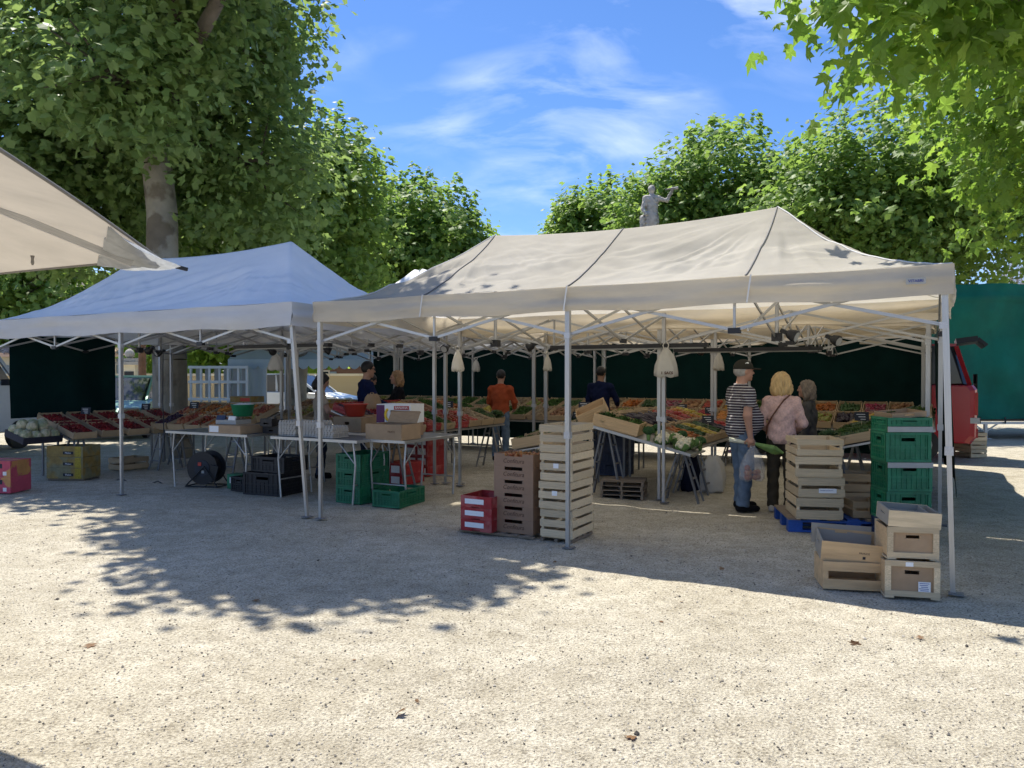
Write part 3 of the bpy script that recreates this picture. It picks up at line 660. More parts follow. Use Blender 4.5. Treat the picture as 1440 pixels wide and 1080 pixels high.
cable('black cable lying on the gravel beside the cable reel', [P(12.3, .9, .02), P(10.9, .95, .02), P(10.2, 1.05, .02), P(9.2, 1.1, .02)])

# market parasol beside the camera
def parasol():
    r = empty('market_parasol', (-2.93, 2.6, 0), 0, 'large beige market parasol whose corner reaches in beside the white gazebo', 'parasol')
    o = Vector((-2.93, 2.6, 0)); H = Vector((0, 0, 2.70)); C = Vector((-1.60, 3.5, 2.13)) - o; F = Vector((-4.95, 5.33, 2.10)) - o; Rr = Vector((-1.02, .55, 2.16)) - o; G = F + Rr - C
    def panel(a, b, mat, sag):
        n = 26; V = []; 
        for i in range(n + 1):
            for j in range(n + 1):
                q = i / n; e = a.lerp(b, j / n); p = H.lerp(e, q)
                p.z -= sag * math.sin(q * math.pi) * .5 + .07 * q * q * math.sin(j / n * math.pi) ** 1.0 * -1.0 * (sag > 0) * .4
                w = .016 * math.sin(j / n * 23 + q * 3) * q * (1 - q) * 3; p.z += w + .012 * math.sin(q * 17 + j / n * 6) * q * (1 - q) * 3; V.append(p)
        Fc = [(i * (n + 1) + j, i * (n + 1) + j + 1, (i + 1) * (n + 1) + j + 1, (i + 1) * (n + 1) + j) for i in range(n) for j in range(n)]
        me = np_mesh('canopy_panel', V, Fc, mat); return mobj('canopy_panel', me, r)
    panel(C, F, M['taupe'], .10); panel(Rr, C, M['taupe'], .10); panel(F, G, M['taupe'], .10); panel(G, Rr, M['taupe'], .10)
    tb('pole', (0, 0, 0), (0, 0, 2.74), .035, M['alu'], r, 14); bx('base', (0, 0, .05), (.8, .8, .1), M['stone'], r)
    for e in (C, F, Rr, G):
        br('rib', H + Vector((0, 0, -.05)), H.lerp(e, .93) + Vector((0, 0, -.075)), .02, .03, M['galv'], r)
        br('strut', Vector((0, 0, 1.75)), H.lerp(e, .5) + Vector((0, 0, -.12)), .018, .025, M['galv'], r)
    # hem along the eaves and the loose corner sleeve
    for a, b in ((C, F), (Rr, C)):
        mb = MB(); pts = [a.lerp(b, k / 14) + Vector((0, 0, .028 * math.sin(k / 14 * math.pi) - .004)) for k in range(15)]; mb.path(pts, .006, 5); mb.build('hem', M['seam'], r)
    V = []; n = 14; A = C + (F - C).normalized() * .46; B = C + (Rr - C).normalized() * .70; T = C + (C - H).normalized() * .10 + Vector((0, 0, -.015))
    for i in range(n + 1):
        for j in range(n + 1):
            e = A.lerp(B, j / n); p = T.lerp(e, i / n); p.z += .016 + .018 * math.sin(j * 1.9 + i * .3) * (i / n) ** .5 - .10 * (i / n) * (1 - i / n); V.append(p)
    Fc = [(i * (n + 1) + j, i * (n + 1) + j + 1, (i + 1) * (n + 1) + j + 1, (i + 1) * (n + 1) + j) for i in range(n) for j in range(n)]
    mobj('corner_sleeve', np_mesh('corner_sleeve', V, Fc, pm('grey_mesh_sleeve', (.42, .44, .46), .4, var=.25, vs=14, trl=.35)), r)
    bx('rib_tip', T + Vector((0, 0, .01)), (.05, .018, .015), M['black'], r, (0, R(10), R(40)))
    e = C.lerp(F, .18).lerp(H, .12); MB().lathe([(.004, 0), (.008, .012), (.006, .03), (.01, .045)], 8, (e.x, e.y, e.z - .07)).build('rib_knob', M['seam'], r)
parasol()

# ------------------------------------------------------------------ grey awning stall and stacked frames behind
def back_stall():
    r = empty('market_awning', (-5.0, 22.5, 0), R(-4), 'pale grey market awning with scalloped edge behind the white gazebo', 'awning')
    w = 4.2; h = 2.02; y0, y1 = -1.2, 1.4
    n = 60; V = []
    for i, (y, z) in enumerate(((y0, h), (0, 2.62), (y1, h + .1))):
        for k in range(n + 1): V.append((-w / 2 + w * k / n, y, z - .03 * abs(math.sin(k / n * math.pi * 3))))
    mobj('canopy', np_mesh('canopy', V, [(i * (n + 1) + k, i * (n + 1) + k + 1, (i + 1) * (n + 1) + k + 1, (i + 1) * (n + 1) + k) for i in range(2) for k in range(n)], M['greyc']), r)
    n = 180; V = [(-w / 2 + w * k / n, y0 - .01, h) for k in range(n + 1)] + [(-w / 2 + w * k / n, y0 - .01, h - .17 - .10 * abs(math.sin(k / n * math.pi * 15)) ** .7) for k in range(n + 1)]
    mobj('scalloped_valance', np_mesh('scalloped_valance', V, [(k, k + 1, n + 2 + k, n + 1 + k) for k in range(n)], M['greyc']), r)
    for x in (-w / 2 + .05, w / 2 - .05):
        for y in (y0 + .05, y1 - .05): tb('leg', (x, y, 0), (x, y, h), .022, M['galv'], r)
    n = 20; V = [(-w / 2 - .02 + 1.05 * k / n, y0 + .06 + .03 * math.sin(k * 1.3), z) for z in (.1, h - .1) for k in range(n + 1)]
    mobj('side_sheet', np_mesh('side_sheet', V, [(k, k + 1, n + 2 + k, n + 1 + k) for k in range(n)], M['greyc']), r)
    r.location = (-5.55, 22.0, 0)
back_stall()
fr = empty('rack_stack', at(308, 600, 20.5) * 1, R(-6), 'white metal rack frames with two rows of openings behind the peach trays', 'rack'); fr.location.z = 0
for k in range(7): bx('upright', (-.78 + k * .26, (k % 2) * .05, .92), (.05, .05, 1.84), M['white'], fr)
for z in (.06, .95, 1.41, 1.80): bx('rail', (0, -.045, z), (1.66, .04, .07), M['white'], fr)
for k in range(6):
    for z in (.50, 1.18, 1.61): bx('cross_panel', (-.65 + k * .26, .14, z), (.12, .03, .36), M['greylid'], fr)

# ------------------------------------------------------------------ vehicles
def car(name, label, cat, loc, rz, L, W, H, paint, van=False, tail_open=False):
    r = empty(name, loc, rz, label, cat); b = M[paint]
    if van: body = [(-.5, .22), (-.5, .62), (-.488, .66), (.22, .66), (.32, .62), (.47, .50), (.5, .40), (.5, .2), (.47, .16), (-.48, .16)]; top = [(-.475, .66), (-.43, .985), (-.38, 1.0), (.12, 1.0), (.20, .96), (.33, .62)]
    else: body = [(-.5, .25), (-.495, .55), (-.46, .63), (.12, .62), (.24, .60), (.44, .50), (.495, .40), (.5, .22), (.47, .14), (-.47, .14)]; top = [(-.46, .63), (-.38, .93), (-.32, .985), (-.10, 1.0), (.02, .97), (.22, .60)]
    def loft(poly, slices, mat, nm, par=r):
        mb = MB(); n = len(poly); cx = sum(p[0] for p in poly) / n; cz = sum(p[1] for p in poly) / n; V = []
        for (y, sx, sz) in slices:
            for (x, z) in poly: V.append(((cx + (x - cx) * sx) * L, y * W, (cz + (z - cz) * sz) * H))
        m = len(slices); F = [(i * n + k, i * n + (k + 1) % n, (i + 1) * n + (k + 1) % n, (i + 1) * n + k) for i in range(m - 1) for k in range(n)]
        F += [tuple(range(n))[::-1], tuple((m - 1) * n + k for k in range(n))]
        mb.add(V, F, 0, False); return mb.build(nm, mat, par)
    loft(body, [(-.5, .955, .94), (-.485, .985, .98), (-.43, 1, 1), (.43, 1, 1), (.485, .985, .98), (.5, .955, .94)], b, 'body')
    loft(top, [(-.42, .93, .95), (-.36, 1, 1), (.36, 1, 1), (.42, .93, .95)], M['glass'], 'window_glass')
    xa, xb = (-.43, .16) if van else (-.36, -.02)
    bx('roof', ((xa + xb) / 2 * L, 0, H * .998), ((xb - xa) * L, W * .80, .05), b, r)
    for sy in (-1, 1):
        for (x0, z0, x1, z1) in ((top[0][0], top[0][1], top[1][0], top[1][1]), (top[-1][0], top[-1][1], top[-2][0], top[-2][1]), (-.14, .63, -.15, .98)):
            br('pillar', (x0 * L, sy * W * .425, z0 * H), (x1 * L, sy * W * .405, z1 * H), .05, .07, b, r)
        for x in (-.31, .31):
            w = MB(); w.tube((x * L, sy * (W / 2 - .10), .31), (x * L, sy * (W / 2 + .012), .31), .31, n=22); wo_ = w.build('wheel', M['black'], r)
            MB().tube((x * L, sy * (W / 2 + .013), .31), (x * L, sy * (W / 2 + .022), .31), .19, n=16).build('rim', M['alu'], wo_)
        bx('headlight', (.478 * L, sy * W * .38, .46 * H), (.10, W * .2, .13), M['alu'], r, (0, R(-25), sy * R(14)))
        bx('tail_light', (-.497 * L, sy * W * .43, .5 * H), (.05, W * .1, .34 * (1.2 if van else .7)), M['redp'], r)
        bx('door_mirror', ((.22 if van else .14) * L, sy * (W * .5 + .09), .64 * H), (.12, .18, .13), M['black'], r)
        bx('door_handle', (-.02 * L, sy * (W * .5 + .004), .56 * H), (.16, .02, .03), M['black'], r)
    bx('bumper', (.497 * L, 0, .25 * H), (.07, W * .86, .16), M['black'], r); bx('bumper', (-.497 * L, 0, .25 * H), (.07, W * .86, .16), b, r)
    if tail_open:
        br('tailgate', (-.43 * L, 0, H * 1.03), (-.43 * L - .34, 0, H * 1.05), W * .82, .10, M['black'], r); br('tailgate_glass', (-.43 * L - .34, 0, H * 1.05), (-.43 * L - .48, 0, H * .99), W * .80, .06, M['black'], r); bx('cargo_shade_panel', (-.500 * L, 0, .5 * H), (.02, W * .74, .5 * H), M['holeshade'], r)  # last piece: dark panel on the closed rear, painted shade of the cargo space
        [bx('tail_lamp', (-.49 * L, sy * W * .485, .36 * H), (.18, .05, .10), M['alu'], r) for sy in (-1, 1)]
    return r
M['paint_red'] = pm('red_paint', (.34, .012, .016), .22, var=.05, spec=.6); M['paint_green'] = pm('pale_green_paint', (.20, .36, .27), .25, metal=.3, var=.05)
M['paint_silver'] = pm('silver_paint', (.45, .49, .55), .3, metal=.4, var=.05); M['paint_white'] = pm('white_paint', (.74, .75, .76), .25, var=.04)
car('delivery_van', 'red van with raised tailgate parked behind the back curtain', 'van', P(1.78, 10.6), RZ + math.pi, 4.7, 1.85, 2.15, 'paint_red', van=True, tail_open=True)
car('parked_car', 'pale green car parked behind the strawberry trays', 'car', (-10.35, 20.6, 0), R(-78), 4.1, 1.72, 1.56, 'paint_green')
car('parked_car', 'white car parked behind the scalloped awning', 'car', (-7.4, 27.2, 0), R(-12), 4.2, 1.75, 1.62, 'paint_white')
car('parked_van', 'silver van parked at the left end of the strawberry stall', 'van', (-11.9, 15.4, 0), R(80), 4.8, 1.95, 2.25, 'paint_silver', van=True)

# ------------------------------------------------------------------ green tarpaulin trailer on the right
def trailer():
    r = empty('market_trailer', (13.9, 20.1, 0), R(-1), 'market trailer wrapped in a wrinkled green tarpaulin on a metal chassis', 'trailer')
    w, d, z0, z1 = 6.2, 2.2, .50, 3.86
    n, m = 120, 40; q, h = np.meshgrid(np.linspace(0, 1, n), np.linspace(0, 1, m)); x = -w / 2 + w * q
    y = -d / 2 + .26 * vnoise(x * .7 + h * 1.1 + 20, h * 1.6 + 20 - x * .25, .55, 91) + .05 * vnoise(x + 20, h * 2 + 20, .3, 92) - .05 * np.exp(-((h - .90) / .02) ** 2) + .03 * np.sin(x * 3) * (1 - h)
    z = z0 + (z1 - z0) * h - .04 * np.sin(x * 1.7) ** 2 * h + .03 * vnoise(x + 9, x * 0 + 9, .6, 93) * (1 - h)
    I, J = np.meshgrid(np.arange(n - 1), np.arange(m - 1)); k = (J * n + I).ravel()
    mobj('tarpaulin_side', np_mesh('tarpaulin_side', np.stack([x, y, z], -1).reshape(-1, 3), np.stack([k, k + 1, k + 1 + n, k + n], -1), M['tarp']), r)
    bx('tarpaulin_end', (-w / 2, 0.03, (z0 + z1) / 2 - .02), (.03, d - .04, z1 - z0 - .1), M['tarp'], r); bx('tarpaulin_roof', (0, .04, z1 - .04), (w - .06, d - .1, .05), M['tarp'], r)
    bx('tarpaulin_back', (0, d / 2, (z0 + z1) / 2), (w, .03, z1 - z0 - .1), M['tarp'], r)
    [bx('eyelet_strap', (-2.9 + .62 * k, -d / 2 + .02, .47), (.03, .02, .16), M['black'], r) for k in range(10)]
    bx('chassis_rail', (0, -d / 2 + .1, .40), (w, .08, .06), M['alu'], r); bx('chassis_rail', (0, d / 2 - .1, .40), (w, .08, .06), M['alu'], r); bx('deck', (0, .05, .46), (w - .1, d - .2, .04), M['woodold'], r)
    for x_ in (-2.1, -.4, 1.4):
        bx('support_leg', (x_, -d / 2 + .1, .19), (.07, .07, .38), M['alu'], r); bx('leg_foot', (x_, -d / 2 + .1, .012), (.2, .2, .02), M['galv'], r)
        for s_ in (-1, 1): br('leg_brace', (x_, -d / 2 + .1, .18), (x_ + s_ * .3, -d / 2 + .1, .38), .03, .03, M['alu'], r)
    for x_ in (1.9, 2.6):
        MB().tube((x_, -.8, .3), (x_, -.6, .3), .3, n=20).build('wheel', M['black'], r)
trailer()
# ------------------------------------------------------------------ crates and boxes
def slat_crate(label, group, loc, rz, w, d, h, n, gap, mat, name='wooden_crate', cat='crate', base=True, ends=None, tilt=None):
    r = empty(name, loc, rz, label, cat, group)
    if tilt: r.rotation_euler = tilt
    th = .008; sh = (h - .012 - gap * (n - 1)) / n; rnd = random.Random(hash((round(loc[0], 3), round(loc[2], 3))) & 0xffff)
    for sx in (-1, 1):
        for sy in (-1, 1): bx('corner_post', (sx * (w / 2 - .022), sy * (d / 2 - .022), h / 2 - .004), (.026, .026, h - .01), mat, r)
    for k in range(n):
        z = .012 + sh / 2 + k * (sh + gap)
        for s_ in (-1, 1):
            j = rnd.uniform(-.003, .003)
            bx('side_slat', (j, s_ * (d / 2 - th / 2), z), (w, th, sh), mat, r, (0, rnd.uniform(-.006, .006), 0))
            bx('end_slat', (s_ * (w / 2 - th / 2 - .001), 0, z + .002), (th, d - 2 * th - .004, sh), mat, r)
    if base:
        m = 4
        for k in range(m): bx('base_slat', (0, -d / 2 + d * (k + .5) / m, .006), (w - .02, d / m - .02, .008), mat, r)
    return r
def slot_wall(mb, w, h, th, slot, M4, mi=0):
    """a board in its own x-z plane with a hand slot cut through it"""
    def q(x0, x1, z0, z1):
        c = M4 @ Vector(((x0 + x1) / 2, 0, (z0 + z1) / 2)); mb.box(c, (x1 - x0, th, z1 - z0), M4.to_3x3(), mi)
    if not slot: q(-w / 2, w / 2, 0, h); return
    sw, s0, s1 = slot
    q(-w / 2, -sw / 2, 0, h); q(sw / 2, w / 2, 0, h); q(-sw / 2, sw / 2, 0, s0)
    if s1 < h - .002: q(-sw / 2, sw / 2, s1, h)
def carton(label, group, loc, rz, w, d, h, mat, slot=None, name='cardboard_box', cat='box', lid=False, txt=None, lab=None, tilt=None, side_slot=None):
    r = empty(name, loc, rz, label, cat, group)
    if tilt: r.rotation_euler = tilt
    th = .006
    for sy, nm in ((-1, 'front_panel'), (1, 'back_panel')):
        mb = MB(); slot_wall(mb, w, h, th, slot, Matrix.Translation((0, sy * (d / 2 - th / 2), 0))); mb.build(nm, M[mat], r)
    for sx in (-1, 1):
        mb = MB(); slot_wall(mb, d - 2 * th, h - .001, th, side_slot, Matrix.Translation((sx * (w / 2 - th / 2 - .0005), 0, 0)) @ Matrix.Rotation(R(90), 4, 'Z')); mb.build('end_panel', M[mat], r)
    bx('base', (0, 0, .006), (w - .014, d - .014, .006), M[mat], r)
    if lid: bx('lid', (0, 0, h + .003), (w - .002, d - .002, .005), M[mat], r)
    if txt: text('lettering', txt[0], (txt[3], -d / 2 - .001, txt[2]), (R(90), 0, 0), txt[1], M[txt[4]], r, shear=txt[5] if len(txt) > 5 else 0)
    if lab:
        for (x, z, ww, hh, mm_) in lab: bx('printed_label', (x, -d / 2 - .001, z), (ww, .003, hh), M[mm_], r)
    return r
def lattice_mesh(w, d, h, mat):
    """the four moulded walls of a folding plastic crate"""
    out = []
    for k, (ln, off, an) in enumerate(((w, d / 2, 0), (w, d / 2, 180), (d, w / 2, 90), (d, w / 2, 270))):
        mb = MB(); T = Matrix.Rotation(R(an), 4, 'Z') @ Matrix.Translation((0, -off + .01, 0)); T3 = T.to_3x3()
        ln -= .004 if k > 1 else 0
        def b_(x, z, sx, sz, th, y=0): mb.box(T @ Vector((x, y, z)), (sx, th, sz), T3)
        slot_wall(mb, ln - .02, h - .02, .006, (ln * .3, h * .66, h * .82), T @ Matrix.Translation((0, .004, .01)))
        b_(0, h - .012, ln, .024, .02); b_(0, .012, ln, .024, .02); b_(0, h * .5, ln - .04, .012, .014)
        for s_ in (-1, 1): b_(s_ * (ln / 2 - .016), h / 2, .032, h - .05, .02)
        for i in range(1, 9): 
            x = -ln / 2 + ln * i / 9
            if abs(x) > ln * .16: b_(x, h * .5, .007, h - .05, .013)
            else: b_(x, h * .32, .007, h * .5, .013)
        for i in (1, 2, 3): b_(0, h * (.10 + .12 * i), ln - .06, .006, .012)
        for s_ in (-1, 1): b_(0, h * (.74 + s_ * .1), ln * .34, .01, .016)
        me = mb.mesh('moulded_wall'); me.materials.append(mat); out.append(me)
    return out
_lat = {}
def plastic_crate(label, group, loc, rz, w, d, h, mat, name='plastic_crate', bands=()):
    k = (w, d, h, mat)
    if k not in _lat: _lat[k] = lattice_mesh(w, d, h, M[mat])
    r = empty(name, loc, rz, label, 'crate', group)
    for me in _lat[k]: mobj('moulded_wall', me, r)
    bx('base', (0, 0, .012), (w - .03, d - .03, .008), M[mat], r)
    for z, hh in bands: bx('rim_band', (0, -d / 2 - .004, z), (w + .004, .012, hh), M['greylid'], r)
    return r

# tall stack of pale slatted crates with three boards each
W4 = ground(804, 765); cst = W4 + EX * -.17 + NY * .265
for k in range(4):
    jx = (.004, -.006, .003, -.002)[k]
    lb = ['pale slatted crate at the bottom of the tall stack beside the middle gazebo leg', 'pale slatted crate second up in the tall stack beside the middle leg',
          'pale slatted crate third up in the tall stack beside the middle leg', 'empty pale slatted crate topping the tall stack beside the middle leg'][k]
    c = slat_crate(lb, 'tall stack of pale crates', cst + EX * jx + NY * (jx * .7) + Vector((0, 0, .035 + k * .272)), RZ + jx, .34, .53, .268, 3, .027, M['wood'])
    if k in (1, 2): bx('paper_tag', (.0, -.268, .15 if k == 2 else .16), (.055, .003, .045), M['white'], c)
pb = empty('pallet_base', cst, RZ, 'low wooden skid under the tall crate stack', 'pallet')
for k in range(3): bx('runner', (-.15 + .15 * k, 0, .013), (.03, .52, .026), M['woodold'], pb)
for k in range(4): bx('deck_board', (0, -.20 + k * .133, .030), (.33, .07, .007), M['woodold'], pb)
# brown cartons lettered, with apricots on top
ccs = ground(748, 757) + EX * -.21 + NY * .19
for k in range(6):
    nm = ['bottom', 'second', 'third', 'fourth', 'fifth', 'top'][k]
    carton(f'brown lettered fruit carton, {nm} from the ground in its stack' if k < 5 else 'top brown lettered fruit carton holding apricots', 'stack of brown fruit cartons', ccs + Vector((0, 0, .03 + k * .131)), RZ, .44, .37, .130, 'carddark',
           slot=(.20, .098, .128) if k < 5 else (.20, .105, .130), txt=('Confitura', .062, .058, .0, 'inkbrown', .25))
# red printed boxes with white labels
rcs = ground(676, 752) + EX * -.05 + NY * .2
for k in range(3):
    carton(f'red printed fruit box with white label, {["lowest","middle","uppermost"][k]} of three beside the brown cartons', 'red fruit boxes', rcs + Vector((0, 0, .03 + k * .118)), RZ, .36, .42, .116, 'red', lab=[(-.02, .062, .22, .05, 'white')], slot=(.1, .0, .014))
pb2 = empty('pallet_base', (ccs + rcs) / 2, RZ, 'low wooden skid under the red and brown boxes', 'pallet')
for k in range(3): bx('runner', (0, -.17 + .17 * k, .010), (.86, .04, .02), M['woodold'], pb2)
for k in range(6): bx('deck_board', (-.36 + k * .144, 0, .0235), (.08, .42, .006), M['woodold'], pb2)

# crate stack, plastic crates and boxes at the right-hand corner
RQ = R(-9)
pal = empty('blue_pallet', (3.50, 8.12, 0), RQ, 'blue wooden pallet carrying the slatted and green crates', 'pallet')
for k in range(7): bx('deck_board', (-.57 + k * .19, 0, .132), (.12, .8, .02), M['bluep'] if k % 2 else M['woodold'], pal)
for y in (-.35, 0, .35):
    bx('stringer_board', (0, y, .111), (1.26, .10, .02), M['bluep'], pal); bx('bottom_board', (0, y, .011), (1.26, .10, .02), M['bluep'], pal)
    for x in (-.56, 0, .56): bx('block', (x, y, .061), (.14, .10, .08), M['bluep'], pal)
base4 = Vector((3.13, 7.98, .143))
for k in range(4):
    h = (.215, .205, .21, .17)[k]; z = sum((.217, .207, .212, .17)[:k])
    c = slat_crate(['two-board wooden crate at the bottom of the stack on the blue pallet', 'two-board wooden crate with a paper label second up on the blue pallet', 'two-board wooden crate third up on the blue pallet', 'shallow wooden crate topping the stack on the blue pallet'][k],
               'crates stacked on the blue pallet', base4 + Vector(((.0, .012, -.006, .004)[k], (0, .01, -.004, .006)[k], z)), RQ + (.0, .03, -.02, .01)[k], .45, .56, h, 2, .035 if k < 2 else .045, M['wood'])
    if k == 1: bx('paper_label', (.06, -.283, .075), (.17, .003, .045), M['white'], c); text('label_print', 'PRODUIT DE FRANCE', (.05, -.286, .078), (R(90), 0, 0), .013, M['inkblue'], c)
for i, (x, y, z, rz, h) in enumerate(((3.66, 8.34, .143, RQ, .2), (3.62, 7.95, .143, RQ + .1, .17), (3.68, 8.34, .345, RQ - .04, .2))):
    slat_crate(['wooden crate at the back of the blue pallet', 'wooden crate in the middle of the blue pallet beside the green crates', 'wooden crate stacked at the back of the blue pallet'][i], None, (x, y, z), rz, .5 if i != 1 else .3, .34, h, 2, .03, M['tray'])
gx = Vector((3.75, 7.42, 0)); gq = R(-3)
gb = plastic_crate('grey-blue plastic crate under the green crates by the corner leg', None, gx, gq, .40, .36, .215, 'navyp')
gc = [.28, .28, .28, .14]
zz = .218
for k in range(4):
    plastic_crate(['green plastic crate resting on the grey-blue one', 'green plastic crate with grey rim, second in the green stack', 'green plastic crate third up in the green stack', 'shallow green plastic crate topping the green stack'][k], 'green plastic crates by the corner leg',
                  gx + Vector(((0, .006, -.004, .003)[k], 0, zz)), gq + (.0, .015, -.012, .02)[k], .415, .37, gc[k] - .003, 'green', bands=[(.25, .05)] if k in (1,) else ([(.028, .05)] if k == 3 else ()))
    zz += gc[k]
carton('flattened brown cardboard lying on the green plastic crates', None, gx + Vector((.02, .05, zz)), gq + .2, .36, .28, .05, 'card', tilt=(R(3), R(-4), gq + .2), slot=(.1, .02, .035))
# front pair: open-slot wooden box with a tilted empty one on top
fb = Vector((2.59, 5.86, 0)); fq = R(-11)
def slot_box(label, loc, rz, w, d, h, s0, s1, mat, inner, tilt=None, print_=False):
    r = empty('wooden_box', loc, rz, label, 'box')
    if tilt: r.rotation_euler = tilt
    th = .010
    for sy, nm in ((-1, 'front_board'), (1, 'back_board')):
        mb = MB(); slot_wall(mb, w, h, th, (w * .84, s0, s1) if s0 else None, Matrix.Translation((0, sy * (d / 2 - th / 2), 0))); mb.build(nm, M[mat], r)
    for sx in (-1, 1):
        mb = MB(); slot_wall(mb, d - 2 * th - .002, h - .002, th, (.1, h * .55, h * .68) if inner else None, Matrix.Translation((sx * (w / 2 - th / 2 - .0005), 0, 0)) @ Matrix.Rotation(R(90), 4, 'Z')); mb.build('end_board', M[inner or mat], r)
    for k in range(3): bx('base_slat', (0, -d / 3 + k * d / 3, .008), (w - .024, d / 3 - .03, .008), M[mat], r)
    if print_: text('stamp', 'FRANCE', (.06, -d / 2 - .001, h * .55), (R(90), 0, 0), .02, M['ink'], r); bx('stamp_mark', (.06, -d / 2 - .001, h * .33), (.02, .002, .02), M['ink'], r)
    return r
slot_box('wooden box with a long slot standing on the gravel, lower of the pair', fb, fq, .47, .34, .205, .075, .135, 'wood2', None)
slot_box('empty wooden tray with grey board ends tilted on the slotted box', fb + Vector((.01, .03, .208)), fq, .48, .34, .155, 0, 0, 'wood2', 'cardgrey', tilt=(R(7), R(3), fq - .05), print_=True)
carton('grey board liner standing up inside the tilted tray', None, fb + Vector((-.005, .175, .27)), fq, .44, .012, .15, 'cardgrey', slot=(.09, .085, .105), tilt=(R(-6), R(2), fq - .04))
def framed_box(label, loc, rz, w, d, h, sticker=None, tilt=None):
    r = empty('framed_box', loc, rz, label, 'box', 'wood-framed fruit boxes by the corner leg')
    if tilt: r.rotation_euler = tilt
    t = .014; k = .04
    for sy in (-1, 1):
        y = sy * (d / 2 - t / 2)
        bx('top_rail', (0, y, h - k / 2), (w, t, k), M['wood'], r); bx('bottom_rail', (0, y, k / 2 + .012), (w, t, k), M['wood'], r)
        for sx in (-1, 1): bx('stile', (sx * (w / 2 - k / 2), y, h / 2 + .006), (k, t, h - 2 * k - .013), M['wood'], r)
        mb = MB(); slot_wall(mb, w - .03, h - .03, .005, (w * .26, h * .58, h * .68), Matrix.Translation((0, sy * (d / 2 - t - .004), .016))); mb.build('card_panel', M['card'], r)
    for sx in (-1, 1):
        x = sx * (w / 2 - t / 2 - .001); bx('end_panel', (x, 0, h / 2 + .004), (t - .004, d - 2 * t - .004, h - .04), M['wood2'], r); bx('skid', (sx * (w / 2 - .03), 0, .006), (.06, d, .012), M['wood'], r)
    bx('base', (0, 0, .02), (w - .04, d - .04, .008), M['card'], r)
    if sticker:
        for (x, z, ww, hh) in sticker:
            bx('sticker', (x, -d / 2 - .001 + (.0 if z > h * .8 else .010), z), (ww, .003, hh), M['white'], r)
            if hh > .05:
                for q in range(5): bx('print_line', (x - .004 * (q % 2), -d / 2 - .003 + .010, z + hh * .35 - q * hh * .17), (ww * (.8 - .12 * (q % 3)), .001, .004), M['inkblue'], r)
    return r
fc = Vector((2.90, 5.64, 0)); fz = R(-14)
framed_box('wood-framed cardboard box with white stickers standing on the gravel', fc, fz, .36, .34, .268, sticker=[(.08, .085, .08, .075), (-.02, .245, .05, .03)])
framed_box('wood-framed cardboard box stacked second by the corner leg', fc + Vector((.01, .03, .269)), fz + .06, .345, .33, .235)
slot_box('shallow wooden tray topping the framed boxes by the corner leg', fc + Vector((.02, .03, .506)), fz + .05, .35, .33, .115, 0, 0, 'wood', 'cardgrey', tilt=(R(2), R(3), fz + .05))
carton('grey board liner lying in the shallow top tray', None, fc + Vector((.0, .06, .57)), fz, .28, .22, .05, 'cardgrey', tilt=(R(5), R(4), fz + .1))

# stacked pallets on the floor below the cauliflowers
for k in range(4):
    r = empty('thin_pallet', ground(868, 702) + NY * .25 + Vector((0, 0, k * .058)), RZ + R(12) + (.0, .02, -.02, .03)[k], ['thin weathered pallet at the bottom of the pile under the centre display', 'thin weathered pallet second in the pile under the centre display', 'thin weathered pallet third in the pile under the centre display', 'thin weathered pallet topping the pile under the centre display'][k], 'pallet', 'pile of thin pallets')
    for j in range(5): bx('deck_board', (0, -.2 + j * .1, .050), (.56, .075, .01), M['woodold'], r)
    for x in (-.26, 0, .26): bx('runner', (x, 0, .0225), (.03, .48, .044), M['woodold'], r)

